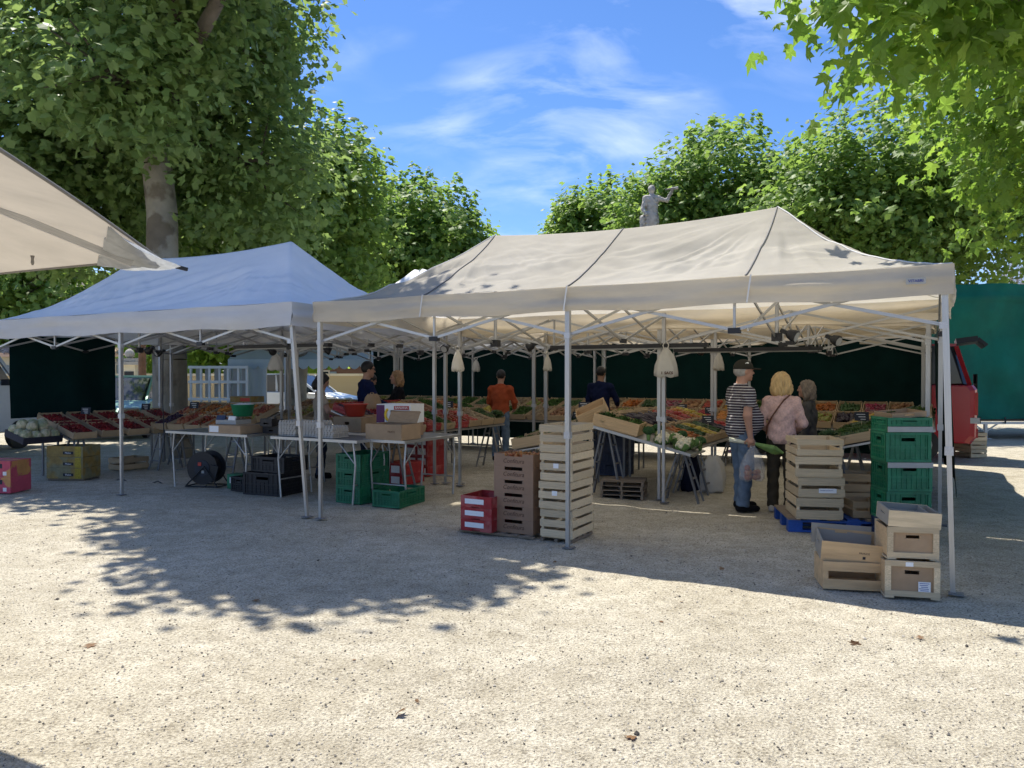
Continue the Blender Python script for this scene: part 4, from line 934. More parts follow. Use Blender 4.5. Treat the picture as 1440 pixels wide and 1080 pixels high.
# ------------------------------------------------------------------ produce
def uvs(r, nu=8, nv=5, sq=(1, 1, 1)):
    V = [(0, 0, -r * sq[2])]; F = []
    for i in range(1, nv):
        a = -math.pi / 2 + math.pi * i / nv
        for j in range(nu): V.append((r * math.cos(a) * math.cos(2 * math.pi * j / nu) * sq[0], r * math.cos(a) * math.sin(2 * math.pi * j / nu) * sq[1], r * math.sin(a) * sq[2]))
    V.append((0, 0, r * sq[2])); n = len(V) - 1
    for j in range(nu):
        F.append((0, 1 + (j + 1) % nu, 1 + j)); F.append((n, n - nu + j, n - nu + (j + 1) % nu))
    for i in range(nv - 2):
        for j in range(nu): a = 1 + i * nu; F.append((a + j, a + (j + 1) % nu, a + nu + (j + 1) % nu, a + nu + j))
    return V, F
FR = dict(  # colour, second colour, radius, squash, count
    strawberry=((.40, .018, .016), (.25, .012, .012), .019, (1, 1, 1.2), 190), tomato=((.50, .045, .015), (.42, .09, .02), .037, (1, 1, .85), 62), cherry_tomato=((.50, .05, .02), (.4, .12, .02), .020, (1, 1, 1), 150),
    apricot=((.66, .25, .04), (.55, .13, .03), .030, (1, 1, 1), 90), peach=((.58, .24, .10), (.48, .08, .04), .037, (1, 1, .95), 60), orange=((.66, .22, .015), (.62, .26, .02), .040, (1, 1, .97), 55),
    apple=((.36, .40, .06), (.42, .14, .04), .038, (1, 1, .9), 58), courgette=((.035, .10, .018), (.06, .14, .03), .024, (5, 1, 1), 44), aubergine=((.018, .006, .025), (.03, .01, .03), .036, (3.2, 1, 1), 26),
    red_pepper=((.46, .015, .015), (.36, .02, .02), .046, (1.3, 1, 1), 34), yellow_pepper=((.62, .40, .02), (.55, .25, .02), .046, (1.3, 1, 1), 34), potato=((.42, .31, .17), (.33, .22, .11), .036, (1.3, 1, .8), 60),
    onion=((.46, .24, .10), (.38, .16, .07), .038, (1, 1, .85), 56), carrot=((.60, .19, .025), (.52, .14, .02), .019, (6, 1, 1), 50), plum=((.055, .02, .06), (.09, .02, .05), .026, (1.15, 1, 1), 110),
    lemon=((.66, .50, .04), (.6, .42, .04), .034, (1.3, 1, 1), 64), green_bean=((.07, .17, .03), (.10, .2, .04), .009, (8, 1, 1), 150), lettuce=((.13, .25, .045), (.09, .19, .03), .13, (1, 1, .75), 6),
    cabbage=((.20, .30, .12), (.14, .24, .08), .11, (1, 1, .85), 7), radish=((.45, .03, .09), (.5, .3, .3), .018, (1.3, 1, 1), 140), artichoke=((.12, .18, .08), (.12, .10, .10), .055, (1, 1, 1.1), 28))
def prod_mat(k, c, c2):
    c = tuple(x * .58 for x in c); c2 = tuple(x * .45 for x in c2)
    return pm(k + '_skin', c, .42 if k not in ('potato', 'onion', 'lettuce', 'cabbage', 'peach') else .65, var=.3, vs=16, rnd=.1, c2=c2, cth=(.45, .58))
def lettuce_into(q, seed, r=.13, c=(0, 0, 0), nl=26):
    rnd = random.Random(seed)
    for i in range(nl):
        a = i * 2.399; el = .15 + 1.25 * (i / nl); n = 5; V = []; rr = r * (1.1 - .35 * i / nl)
        for u in range(n):
            for v in range(n):
                du = (u / (n - 1) - .5) * 1.1; f = v / (n - 1); rad = rr * (.2 + .8 * f) * math.cos(el * f); zz_ = rr * math.sin(el * f) * .9; wv = .018 * math.sin(u * 2.6 + i) * f + .012 * rnd.uniform(-1, 1) * f
                V.append((c[0] + rad * math.cos(a + du), c[1] + rad * math.sin(a + du), c[2] + zz_ + wv))
        q.add(V, [(u * n + v, (u + 1) * n + v, (u + 1) * n + v + 1, u * n + v + 1) for u in range(n - 1) for v in range(n - 1)], 0, True)
def lettuce_mesh(seed, r=.13):
    q = MB(); lettuce_into(q, seed, r); me = q.mesh('lettuce'); me.materials.append(M['f_lettuce']); return me
def heap(kind, w=.53, d=.33, h=.09, seed=0):
    c, c2, r, sq, n = FR[kind]; rnd = random.Random(seed * 91 + len(kind)); mb = MB()
    big = kind in ('lettuce', 'cabbage')
    if not big:  # filled body of the heap below the visible layer
        mb.box((0, 0, h * .35), (w - .02, d - .02, h * .6))
    for i in range(n):
        rr = r * rnd.uniform(.85, 1.12); V, F = uvs(rr, 8 if rr > .03 else 6, 5 if rr > .03 else 4, sq)
        m = Euler((rnd.uniform(-.4, .4), rnd.uniform(-.4, .4), rnd.uniform(-.35, .35) if sq[0] > 2 else rnd.uniform(0, 6.3))).to_matrix()
        ex = min(w / 2 - .01, r * sq[0] * (1 if sq[0] > 2 else .8))
        x = rnd.uniform(-1, 1) * max(.01, (w / 2 - ex)); y = rnd.uniform(-1, 1) * (d / 2 - r * .9)
        z = h * .62 + rnd.uniform(0, 1) * (.022 + .03 * (1 - abs(x) / w * 2) * (1 - abs(y) / d * 2))
        if big:
            x = (-.31 + .31 * (i % 3)) * w + rnd.uniform(-.02, .02); y = (-.24 + .48 * (i // 3 % 2)) * d + rnd.uniform(-.02, .02); z = .06 + rnd.uniform(0, .03) + (.07 if i > 5 else 0)
            lettuce_into(mb, seed * 50 + i, rr, (x, y, z - .05), 20 if kind == 'lettuce' else 30); continue
        mb.add([m @ Vector(v) + Vector((x, y, z)) for v in V], F, 0, True)
    me = mb.mesh(kind + '_heap'); me.materials.append(M['f_' + kind]); return me
HEAP = {}
for k_, v_ in FR.items():
    M['f_' + k_] = prod_mat(k_, v_[0], v_[1]); HEAP[k_] = [heap(k_, seed=1), heap(k_, seed=2)]
PLUR = dict(strawberry='ripe red strawberries', tomato='red tomatoes', cherry_tomato='small cherry tomatoes', apricot='orange apricots', peach='blushed peaches', orange='bright oranges', apple='green and red apples', courgette='dark green courgettes', aubergine='dark aubergines',
            red_pepper='red peppers', yellow_pepper='yellow peppers', potato='brown potatoes', onion='brown onions', carrot='orange carrots', plum='dark plums', lemon='yellow lemons', green_bean='green beans', lettuce='leafy green lettuces', cabbage='pale green cabbages', radish='pink radishes', artichoke='green artichokes')
_tray = {}
def tray_at(mat4, kind, where, red=False, h=.10, w=.58, d=.38):
    loc, rot, _ = mat4.decompose(); e = rot.to_euler()
    r = empty('produce_tray', loc, 0, f'{"red carton" if red else "wooden"} tray of {PLUR[kind]} {where}', 'tray', f'{PLUR[kind]} trays {where}'); r.rotation_euler = e
    m = M['red'] if red else M['tray']; th = .008
    for sy in (-1, 1): bx('side_board', (0, sy * (d / 2 - th / 2), h / 2 + .004), (w, th, h - .008), m, r)
    for sx in (-1, 1):
        bx('end_board', (sx * (w / 2 - th / 2 - .001), 0, h / 2 + .010), (th, d - 2 * th - .002, h), m, r)
        for sy in (-1, 1): bx('corner_post', (sx * (w / 2 - .02), sy * (d / 2 - .02), h / 2 + .012), (.022, .022, h + .016), m, r)
    bx('base', (0, 0, .006), (w - .02, d - .02, .006), m, r)
    if kind:
        o = mobj(kind + '_heap', random.choice(HEAP[kind])); o.location = loc + rot @ Vector((0, 0, .010)); o.rotation_euler = e
        tag(o, f'{PLUR[kind]} heaped in a tray {where}', 'fruit' if kind in ('strawberry', 'apricot', 'peach', 'orange', 'apple', 'plum', 'lemon') else 'vegetables', f'{PLUR[kind]} {where}', 'stuff')
    return r
def trestle(par, c, axis, z, ht=.62):
    """an A-shaped ladder trestle: two splayed ladder sides"""
    ax = axis.normalized(); pr = Vector((-ax.y, ax.x, 0))
    for s_ in (-1, 1):
        a0 = c + pr * (s_ * .24); a1 = c + pr * (s_ * .05) + Vector((0, 0, z))
        for k in (-1, 1): br('trestle_leg', a0 + ax * (k * .12), a1 + ax * (k * .07), .024, .024, M['trestle'], par)
        for f in (.22, .5, .78): br('trestle_rung', a0.lerp(a1, f) - ax * (.115 - .045 * f), a0.lerp(a1, f) + ax * (.115 - .045 * f), .02, .02, M['trestle'], par)
def display(label, where, lo, hi, run, n, m, kinds, reds=(), skip=()):
    """lo/hi: (point, z) of the low and high edge at the start of the run; run: vector along it"""
    a, za = Vector(lo[0]), lo[1]; b, zb = Vector(hi[0]), hi[1]; A = a + Vector((0, 0, za)); B = b + Vector((0, 0, zb)); U = (B - A); sl = U.length; U.normalize()
    Rn = run.normalized(); Nn = Rn.cross(U)
    if Nn.z < 0: Nn = -Nn
    X = U; Y = Nn.cross(X); rot = Matrix((X, Y, Nn)).transposed().to_4x4()
    mid = (a + b) / 2 + run / 2; root = empty('display_table', (mid.x, mid.y, 0), 0, label, 'table'); off = Vector((mid.x, mid.y, 0))
    nb = max(1, int(round(run.length / 1.3)))
    for k in range(nb):
        c = A.lerp(B, .5) + run * ((k + .5) / nb) - off - Nn * .016; o = bx('table_top', c, (sl + .04, run.length / nb - .01, .022), M['alu'], root); o.rotation_euler = rot.to_euler()
    for f in [(.08 + .84 * k / max(1, nb // 2)) for k in range(max(1, nb // 2) + 1)]:
        pl = a + run * f - off; ph = b + run * f - off; d_ = (ph - pl); trestle(root, pl + d_ * .10, Rn, za + (zb - za) * .10 - .03); [br('rear_leg', ph + Rn * k_ - d_ * .08, ph + Rn * k_ - d_ * .08 + Vector((0, 0, zb - .06)), .026, .026, M['trestle'], root) for k_ in (-.12, .12)]
    out = []
    for i in range(n):
        for j in range(m):
            if (i, j) in skip: continue
            k = kinds[(i * m + j) % len(kinds)]
            c = A + U * (sl * (j + .5) / m) + run * ((i + .5) / n) + Nn * .004
            jit = Matrix.Rotation(random.uniform(-.035, .035), 4, 'Z'); lift = Matrix.Translation(Nn * 0)
            out.append(tray_at(Matrix.Translation(c) @ rot @ jit, k, where, (i, j) in reds or (reds == 'all')))
    return out
random.seed(4)
display('sloping trestle display with red carton trays beside the serving tables', 'on the display beside the serving tables', (P(6.75, 2.2), .74), (P(7.85, 2.2), 1.08), NY * 3.2, 8, 2,
        ['tomato', 'plum', 'courgette', 'red_pepper', 'tomato', 'cherry_tomato', 'lettuce', 'yellow_pepper', 'cherry_tomato', 'onion', 'tomato', 'lettuce', 'potato', 'carrot', 'cabbage', 'lettuce'], reds={(0, 1), (1, 1), (2, 1), (3, 1), (2, 0), (4, 0)})
display('sloping centre display falling towards the striped-shirt shopper', 'on the centre display facing the shoppers', (P(2.85, 3.65), .64), (P(4.0, 3.65), .96), NY * 2.9, 7, 2,
        ['carrot', 'aubergine', 'courgette', 'aubergine', 'lemon', 'aubergine', 'courgette', 'tomato', 'aubergine', 'red_pepper', 'red_pepper', 'orange', 'onion', 'lemon'])
display('sloping centre display falling towards the serving tables', 'on the centre display facing the serving tables', (P(5.55, 3.9), .58), (P(4.38, 3.9), .94), NY * 2.4, 6, 2,
        ['lettuce', 'lettuce', 'cabbage', 'green_bean', 'lettuce', 'lettuce', 'potato', 'onion', 'artichoke', 'lettuce', 'cabbage', 'potato'])
display('sloping display along the right side behind the crate stacks', 'on the display behind the green crates', (P(1.2, 2.5), .78), (P(.12, 2.5), 1.04), NY * 4.6, 11, 2,
        ['cabbage', 'onion', 'lettuce', 'lemon', 'lettuce', 'onion', 'green_bean', 'potato', 'lettuce', 'yellow_pepper', 'courgette'])
display('sloping display along the back curtain of the beige gazebos', 'along the back curtain', (P(6.0, 7.35), .70), (P(6.0, 8.5), 1.02), EX * 5.6, 14, 2,
        ['onion', 'potato', 'apple', 'carrot', 'aubergine', 'courgette', 'red_pepper', 'radish', 'artichoke', 'onion', 'red_pepper', 'tomato', 'orange', 'yellow_pepper', 'orange', 'lettuce', 'courgette', 'cabbage'])
display('sloping display along the back curtain of the white gazebo', 'below the left part of the back curtain', (P(12.0, 7.35), .68), (P(12.0, 8.5), 1.0), EX * 5.5, 13, 2,
        ['lettuce', 'apple', 'potato', 'lettuce', 'onion', 'green_bean', 'lemon', 'cabbage', 'lettuce', 'potato'])
display('low sloping strawberry table along the left side of the white gazebo', 'on the table below the short curtain panel', (P(11.72, .62), .62), (P(12.55, .62), .86), NY * 2.3, 5, 2,
        ['strawberry', 'strawberry', 'strawberry', 'strawberry', 'strawberry', 'strawberry', 'strawberry', 'cherry_tomato', 'strawberry', 'strawberry'])
display('sloping fruit display across the back of the white gazebo', 'on the display in front of the plane trunk', (P(11.75, 2.15), .70), (P(11.75, 2.95), .98), EX * 2.1, 5, 2,
        ['plum', 'peach', 'peach', 'apricot', 'cherry_tomato', 'apricot', 'apricot', 'orange', 'apple', 'peach'])
display('sunlit sloping display under the second white gazebo', 'under the second white gazebo', (P(11.6, 4.7), .70), (P(11.6, 5.6), .98), EX * 2.8, 7, 2,
        ['potato', 'onion', 'apple', 'lemon', 'potato', 'orange', 'radish', 'onion', 'peach'])

# melons on the low table, in a dark lettered box
mbx = carton('dark lettered box of melons on the end of the strawberry table', None, P(11.98, .26, .635), RZ + R(-62), .58, .50, .10, 'ink', txt=('Soleil d\'été', .06, .05, 0, 'white', .2), name='melon_box', tilt=(R(-13), 0, RZ + R(-90)))
mme = []
for sd in range(2):
    rnd = random.Random(sd); V, F = uvs(.082, 20, 12); V = [Vector(v) * (1 - .045 * abs(math.sin(math.atan2(v[1], v[0]) * 5)) ** 8 * (1 - abs(v[2]) / .085)) for v in V]
    q = MB(); q.add(V, F, 0, True); q.tube((0, 0, .076), (.006, 0, .094), .006, .004, n=6); me = q.mesh('melon'); me.materials.append(pm(f'melon_rind{sd}', (.42, .38, .25), .75, var=.35, vs=26, c2=(.27, .28, .15), cth=(.46, .54), bump=.4, bs=70)); mme.append(me)
bm_ = Matrix.Translation(P(11.98, .26, .645)) @ Euler((R(-13), 0, RZ + R(-90))).to_matrix().to_4x4()
for i in range(4):
    for j in range(3):
        o = mobj('melon', mme[(i + j) % 2]); o.location = bm_ @ Vector((-.205 + i * .137, -.155 + j * .155, .085 + .02 * ((i + j) % 2))); o.rotation_euler = (random.uniform(-.7, .7), random.uniform(-.7, .7), random.uniform(0, 6)); tag(o, 'ribbed netted melon in the dark lettered box', 'melon', 'melons in the box')
for (x, y) in ((-.14, -.08), (0, -.08), (.14, -.08), (-.07, .07), (.08, .07)):
    o = mobj('melon', mme[0]); o.location = bm_ @ Vector((x, y, .20)); o.rotation_euler = (random.uniform(-.7, .7), random.uniform(-.7, .7), random.uniform(0, 6)); tag(o, 'ribbed netted melon heaped on the lower melons', 'melon', 'melons on top')
def price_slate(label, p, rz):
    r = empty('price_slate', p, rz, label, 'sign', 'slate price signs'); bx('board', (0, 0, .16), (.17, .006, .11), M['slate'], r, (R(-12), 0, 0)); tb('stick', (0, .003, 0), (0, .003, .12), .004, M['wood'], r)
    for k in range(3): bx('chalk_line', (-.01 + .012 * k, -.0055 + (.007 - .007 * k), .185 - .03 * k), (.10 - .02 * k, .0015, .008), M['white'], r, (R(-12), 0, 0))
for (t, s_, z) in ((12.1, 1.15, .86), (12.2, 2.3, .88), (6.95, 3.0, .86), (3.05, 5.0, .78), (4.7, 4.2, .98), (7.2, 4.3, .95), (3.3, 6.1, .86), (5.2, 5.1, .78), (2.0, 7.6, .86), (4.2, 7.6, .84), (.9, 4.1, .92), (11.2, 2.5, .92)): price_slate('small dark slate price sign standing in a tray', P(t, s_, z), RZ * .4)

# cauliflowers, broccoli and lettuces on the corner of the centre display
cm = pm('cauliflower_curd', (.66, .60, .42), .8, var=.2, vs=30, bump=.6, bs=60); cl = pm('cauliflower_leaf', (.16, .28, .08), .6, var=.3, vs=14); bmk = pm('broccoli_green', (.03, .085, .025), .85, var=.35, vs=40, bump=.8, bs=90)
def floret(rad, n, mat, nm, seed):
    rnd = random.Random(seed); q = MB()
    for i in range(n):
        a = i * 2.399; f = (i + .5) / n; ph = math.acos(1 - f * 1.15); d = Vector((math.sin(ph) * math.cos(a), math.sin(ph) * math.sin(a), math.cos(ph) * .75)); V, F = uvs(rad * .26 * rnd.uniform(.8, 1.2), 8, 5)
        q.add([Vector(v) + d * rad * .82 for v in V], F, 0, True)
    V, F = uvs(rad * .85, 12, 8, (1, 1, .75)); q.add(V, F, 0, True); me = q.mesh(nm); me.materials.append(mat); return me
def leaf_ring(rad, n, mat, nm):
    q = MB()
    for i in range(n):
        a = 2 * math.pi * i / n; c, s_ = math.cos(a), math.sin(a); V = []
        for (r_, z, w) in ((.3, -.55, .25), (.95, -.35, .45), (1.15, .1, .42), (1.12, .42, .12)):
            for sg in (-1, 1): V.append((rad * (r_ * c - sg * w * s_), rad * (r_ * s_ + sg * w * c), rad * z + .01 * sg))
        q.add(V, [(k * 2, k * 2 + 1, k * 2 + 3, k * 2 + 2) for k in range(3)], 0, True)
    me = q.mesh(nm); me.materials.append(mat); return me
CF = floret(.10, 26, cm, 'curd', 3); CL = leaf_ring(.10, 7, cl, 'outer_leaves'); BF = floret(.075, 34, bmk, 'head', 5)
board = empty('side_shelf', P(3.42, 3.28), RZ, 'sloping aluminium shelf end carrying cauliflowers and a lettuce crate', 'shelf')
sa = math.atan2(.30, 1.25); o = bx('shelf_board', (0, 0, .765), (1.42, .70, .022), M['alu'], board, (0, sa, 0)); bx('front_lip', (0, -.352, .775), (1.42, .012, .035), M['alu'], board, (0, sa, 0))
trestle(board, Vector((.52, -.12, 0)), Vector((0, 1, 0)), .60); trestle(board, Vector((-.5, -.12, 0)), Vector((0, 1, 0)), .86)
def onshelf(x, y, up=0): return P(3.42, 3.28) + EX * x + NY * y + Vector((0, 0, .778 - math.tan(sa) * x + up))
for i, (x, y, s_) in enumerate(((.30, -.22, 1.0), (.58, -.24, 1.12), (.47, -.06, 1.05), (.22, .0, .95), (.60, .05, 1.0), (.36, .12, .95))):
    r = empty('cauliflower', onshelf(x, y, .075 * s_), i * 1.1, 'white cauliflower with green leaves on the sloping shelf end', 'cauliflower', 'cauliflowers on the shelf end'); mobj('curd', CF, r); mobj('outer_leaves', CL, r); r.scale = (s_,) * 3; r.rotation_euler = (R(14) * (-1) ** i, R(-20), i)
for i, (x, y) in enumerate(((.40, .27), (.08, .2), (.66, .2), (.1, -.2))):
    r = empty('broccoli', onshelf(x, y, .12), i, 'dark green broccoli head on the sloping shelf end', 'broccoli', 'broccoli on the shelf end'); mobj('head', BF, r); MB().tube((0, 0, -.12), (0, 0, -.02), .022, .03, n=8).build('stalk', cl, r)
LT = [lettuce_mesh(s_) for s_ in range(3)]
crt = Matrix.Translation(onshelf(-.36, -.08, .004)) @ (Matrix.Rotation(RZ, 4, 'Z') @ Matrix.Rotation(sa, 4, 'Y') @ Matrix.Rotation(R(6), 4, 'Z'))
slat_crate('deep open wooden crate of broad green lettuces on the shelf end', None, crt.translation, 0, .62, .42, .17, 1, .02, M['wood2'], tilt=crt.to_euler())
for i in range(6):
    o = mobj('lettuce', LT[i % 3]); o.location = crt @ Vector((-.2 + .2 * (i % 3), -.09 + .18 * (i // 3), .08)); o.rotation_euler = (.2, .1 * i, i); tag(o, 'broad green lettuce in the deep open crate', 'lettuce', 'lettuces in the deep crate')
c2 = slat_crate('open wooden crate standing on edge behind the lettuce crate', None, onshelf(-.78, .16, .02), RZ, .42, .30, .20, 1, .02, M['wood2'], tilt=(R(18), R(-24), RZ + .3))
# lettuce crate low on the left of the centre display
crt = Matrix.Translation(P(5.05, 3.35, .60)) @ (Matrix.Rotation(RZ + R(16), 4, 'Z') @ Matrix.Rotation(R(-10), 4, 'Y'))
slat_crate('long wooden crate of cabbages low on the centre display', None, crt.translation, 0, .66, .36, .15, 1, .02, M['tray'], tilt=crt.to_euler())
for i in range(4):
    o = mobj('lettuce', LT[i % 3]); o.location = crt @ Vector((-.22 + .15 * i, .03 * (-1) ** i, .075)); o.scale = (.85,) * 3; o.rotation_euler = (.15, .1, i * 1.3); tag(o, 'pale green lettuce in the long low crate', 'lettuce', 'lettuces in the long crate')
lt = empty('stand', P(5.05, 3.35), RZ + R(16), 'low folding metal stand under the long cabbage crate', 'table'); bx('table_top', (0, 0, .575), (.72, .44, .02), M['alu'], lt, (0, R(-10), 0))
for sx in (-1, 1):
    for sy in (-1, 1): br('leg', (sx * .3, sy * .18, 0), (sx * .24, sy * .16, .565 + sx * .045), .026, .026, M['alu'], lt)
# apricots in the top brown carton
o = mobj('apricot_heap', HEAP['apricot'][0]); o.location = ccs + Vector((0, 0, .03 + 5 * .131 + .02)); o.rotation_euler = (0, 0, RZ); o.scale = (.72, 1.02, 1.0); tag(o, 'orange apricots heaped in the top brown carton', 'fruit', None, 'stuff')

# ------------------------------------------------------------------ serving tables and what stands on and under them
def fold_table(label, c, rz, w, d, h):
    r = empty('folding_table', c, rz, label, 'table'); bx('table_top', (0, 0, h - .012), (w, d, .022), pm('grey_table_top', (.13, .135, .135), .45, metal=.2, var=.2, vs=4), r)
    for sy in (-1, 1): bx('edge_strip', (0, sy * (d / 2 + .007), h - .016), (w + .02, .013, .034), M['alu'], r)
    for sx in (-1, 1):
        bx('edge_strip', (sx * (w / 2 + .007), 0, h - .016), (.013, d, .034), M['alu'], r)
        for sy in (-1, 1):
            x = sx * (w / 2 - .10); y = sy * (d / 2 - .05); kn = Vector((x + sx * .035, y, h * .62)); tb('leg', (x - sx * .01, y, 0), kn, .013, M['alu'], r); tb('leg_upper', kn, (x - sx * .0, y, h - .03), .013, M['alu'], r)
            tb('brace', kn, (x - sx * .24, y, h - .03), .008, M['alu'], r)
        tb('cross_bar', (sx * (w / 2 - .10), -d / 2 + .05, h * .30), (sx * (w / 2 - .10), d / 2 - .05, h * .30), .010, M['alu'], r)
    return r
fold_table('folding aluminium table carrying the scale and flat cartons', P(8.92, 1.18), RZ, 1.62, .66, .80)
fold_table('folding aluminium table carrying the egg trays', P(6.95, 1.18), RZ, 1.42, .66, .80)
fold_table('folding table set endways carrying the banana carton', P(6.02, 1.72), RZ + R(90), 1.25, .62, .80)
fold_table('inner folding table carrying the red basin', P(7.5, 2.1), RZ, 1.4, .5, .80)
pulp = pm('grey_pulp', (.44, .40, .34), .95, var=.1); q = MB()
for i in range(6):
    for j in range(6):
        x = -.125 + i * .05; y = -.125 + j * .05; q.add([(x - .025, y - .025, 0), (x + .025, y - .025, 0), (x + .025, y + .025, 0), (x - .025, y + .025, 0), (x - .01, y - .01, .045), (x + .01, y - .01, .045), (x + .01, y + .01, .045), (x - .01, y + .01, .045)], [(0, 1, 5, 4), (1, 2, 6, 5), (2, 3, 7, 6), (3, 0, 4, 7), (4, 5, 6, 7)])
EG = q.mesh('egg_tray'); EG.materials.append(pulp)
for st, (t, s_) in enumerate(((7.52, 1.12), (7.18, 1.16), (6.86, 1.10))):
    for k in range(7 if st != 2 else 5):
        o = mobj('egg_tray', EG); o.location = P(t, s_, .802 + k * .026); o.rotation_euler = (0, 0, RZ + .04 * (k % 3) - .03); tag(o, ['grey pulp egg tray in the stack beside the black boxes', 'grey pulp egg tray in the middle stack', 'grey pulp egg tray in the shortest stack'][st], 'egg tray', f'egg trays stack {["a","b","c"][st]}')
carton('open brown cardboard box with raised flap on the endways table', None, P(6.02, 1.28, .803), RZ, .55, .40, .19, 'card', txt=('FRUITS', .035, .10, .12, 'inkbrown'))
bx_ = empty('cardboard_flap', P(6.02, 1.50, 1.0), RZ, 'loose brown cardboard sheet leaning on the open box', 'cardboard'); bx('sheet', (0, 0, .06), (.46, .005, .16), M['card'], bx_, (R(-30), 0, 0)); bx('fold_strip', (0, .04, .13), (.46, .03, .005), M['card'], bx_, (R(-30), 0, 0))
bn = carton('white and purple banana carton with a yellow banana print', None, P(6.38, 1.98, .803), RZ + R(-6), .50, .38, .24, 'white', name='banana_box', lid=True, slot=(.09, .13, .17), tilt=(0, 0, RZ + R(8)))
bn.location = P(6.30, 1.80, .97); bx('print_band', (-.19, -.192, .12), (.12, .003, .23), pm('purple_ink', (.10, .02, .09), .6), bn); bx('print_band', (.12, -.192, .20), (.22, .003, .05), M['redp'], bn)
q = MB(); pts = [Vector((-.06 + .055 * math.cos(a), -.193, .11 + .075 * math.sin(a))) for a in np.linspace(1.9, 4.6, 9)]; q.path(pts, .018, 6); q.build('banana_print', pm('banana_yellow', (.70, .46, .03), .5), bn); text('lettering', 'BANANA', (.12, -.195, .20), (R(90), 0, 0), .045, M['white'], bn)
carton('plain brown carton under the banana carton', None, P(6.30, 1.80, .803), RZ + R(3), .48, .37, .165, 'carddark')
carton('light cardboard carton under the red basin', None, P(7.28, 2.05, .803), RZ, .50, .36, .20, 'card', lid=True, slot=(.08, .10, .14))
bs_ = empty('red_basin', P(7.28, 2.05, 1.01), 0, 'round red plastic basin on the inner table', 'basin'); MB().lathe([(.10, 0), (.125, .01), (.165, .165), (.178, .17), (.178, .18), (.155, .178), (.118, .02), (.02, .015)], 26).build('bowl', M['redp'], bs_); MB().lathe([(.17, .165), (.186, .17), (.186, .182), (.17, .184)], 26).build('rim', M['redp'], bs_)
flat = carton('flat fruit carton with white lettered end on the scale table', None, P(8.55, 1.05, .803), RZ, .62, .40, .105, 'card', lid=True, lab=[(-.20, .055, .18, .085, 'white')])
scl = empty('shop_scale', P(8.72, 1.16, .915), RZ + .1, 'grey shop scale with display standing on the flat carton', 'scale')
bx('base', (0, 0, .03), (.36, .30, .06), M['greylid'], scl); bx('display_panel', (-.10, -.13, .085), (.15, .02, .07), M['navyp'], scl, (R(-25), 0, 0)); bx('display_panel', (.10, -.13, .08), (.12, .02, .06), M['white'], scl, (R(-25), 0, 0)); bx('pan', (0, .02, .10), (.34, .26, .012), M['alu'], scl); bx('pan_support', (0, .02, .077), (.08, .08, .034), M['galv'], scl)
gbk = empty('green_basket', P(8.58, 1.2, 1.022), RZ, 'green plastic basket standing on the scale pan', 'basket'); MB().lathe([(.11, 0), (.125, .005), (.155, .15), (.165, .155), (.165, .165), (.145, .163), (.115, .015), (.02, .012)], 22).build('bowl', M['green'], gbk); bx('paper_inside', (0, 0, .16), (.22, .20, .01), M['white'], gbk, (.1, .05, .3))
for i, (t, s_, z, w, d, h) in enumerate(((7.98, 1.28, .803, .30, .28, .10), (8.12, 1.32, .904, .22, .2, .07), (8.0, 1.12, .904, .18, .12, .10))):
    carton(['low black box on the scale table beside the egg trays', 'small black case stacked on the low black box', 'small dark gadget box stacked on the low black box'][i], None, P(t, s_, z), RZ + .1 * i, w, d, h, 'black', lid=True, name='black_box', slot=(.08, .03, .05))
for k in range(4): carton(['flat boxed goods at the bottom of the pile by the peaches', 'flat yellow-topped box second in the pile by the peaches', 'flat box third in the pile by the peaches', 'topmost flat box of the pile by the peaches'][k], 'boxes piled by the peaches', P(10.75, 3.25, .80 + k * .105), RZ + .05 * k, .62 - .06 * k, .36, .10, ['card', 'carddark', 'white', 'yelbox'][k], lid=True, lab=[(.1, .05, .2, .06, ['white', 'ink', 'redp', 'redp'][k])])
bxs = empty('box_stand', P(10.75, 3.25), RZ, 'small metal stand under the pile of flat boxes', 'table'); bx('table_top', (0, 0, .785), (.7, .42, .02), M['alu'], bxs)
for sx in (-1, 1):
    for sy in (-1, 1): tb('leg', (sx * .32, sy * .18, 0), (sx * .32, sy * .18, .775), .014, M['alu'], bxs)
# cable reel
cr = empty('cable_reel', ground(281, 685) + NY * .12, RZ + R(18), 'black cable reel on a wire stand under the scale table', 'cable reel')
q = MB(); q.tube((0, -.10, .27), (0, .10, .27), .17, n=26); q.build('wound_cable', M['black'], cr)
for sy in (-1, 1): q = MB(); q.tube((0, sy * .10, .27), (0, sy * .116, .27), .235, n=30); fo = q.build('flange', M['black'], cr); MB().tube((0, sy * .117, .27), (0, sy * .124, .27), .12, n=24).build('hub', M['slate'], fo)
bx('socket', (-.03, -.128, .33), (.05, .01, .05), M['redp'], cr); bx('socket', (.02, -.128, .22), (.04, .01, .04), M['greylid'], cr)
for sy in (-1, 1): q = MB(); q.path([Vector((-.24, sy * .15, .012)), Vector((.26, sy * .15, .012)), Vector((.05, sy * .15, .30)), Vector((-.24, sy * .15, .012))], .010, 6); q.build('stand_frame', M['black'], cr)
q = MB(); q.path([Vector((-.24, -.15, .012)), Vector((-.24, .15, .012))], .01, 6); q.path([Vector((.26, -.15, .012)), Vector((.26, .15, .012))], .01, 6); q.path([Vector((.22, -.16, .10)), Vector((.28, -.16, .30)), Vector((.16, -.16, .33))], .008, 6); q.build('handle', M['black'], cr)
gbx = carton('green cardboard box with round white labels under the scale table', None, ground(326, 688) + NY * .12, RZ + .1, .25, .18, .20, 'green', lid=True); bx('printed_label', (-.03, -.092, .12), (.09, .003, .08), M['white'], gbx); bx('printed_label', (.05, -.093, .08), (.08, .003, .06), pm('lilac_ink', (.5, .5, .7), .6), gbx)
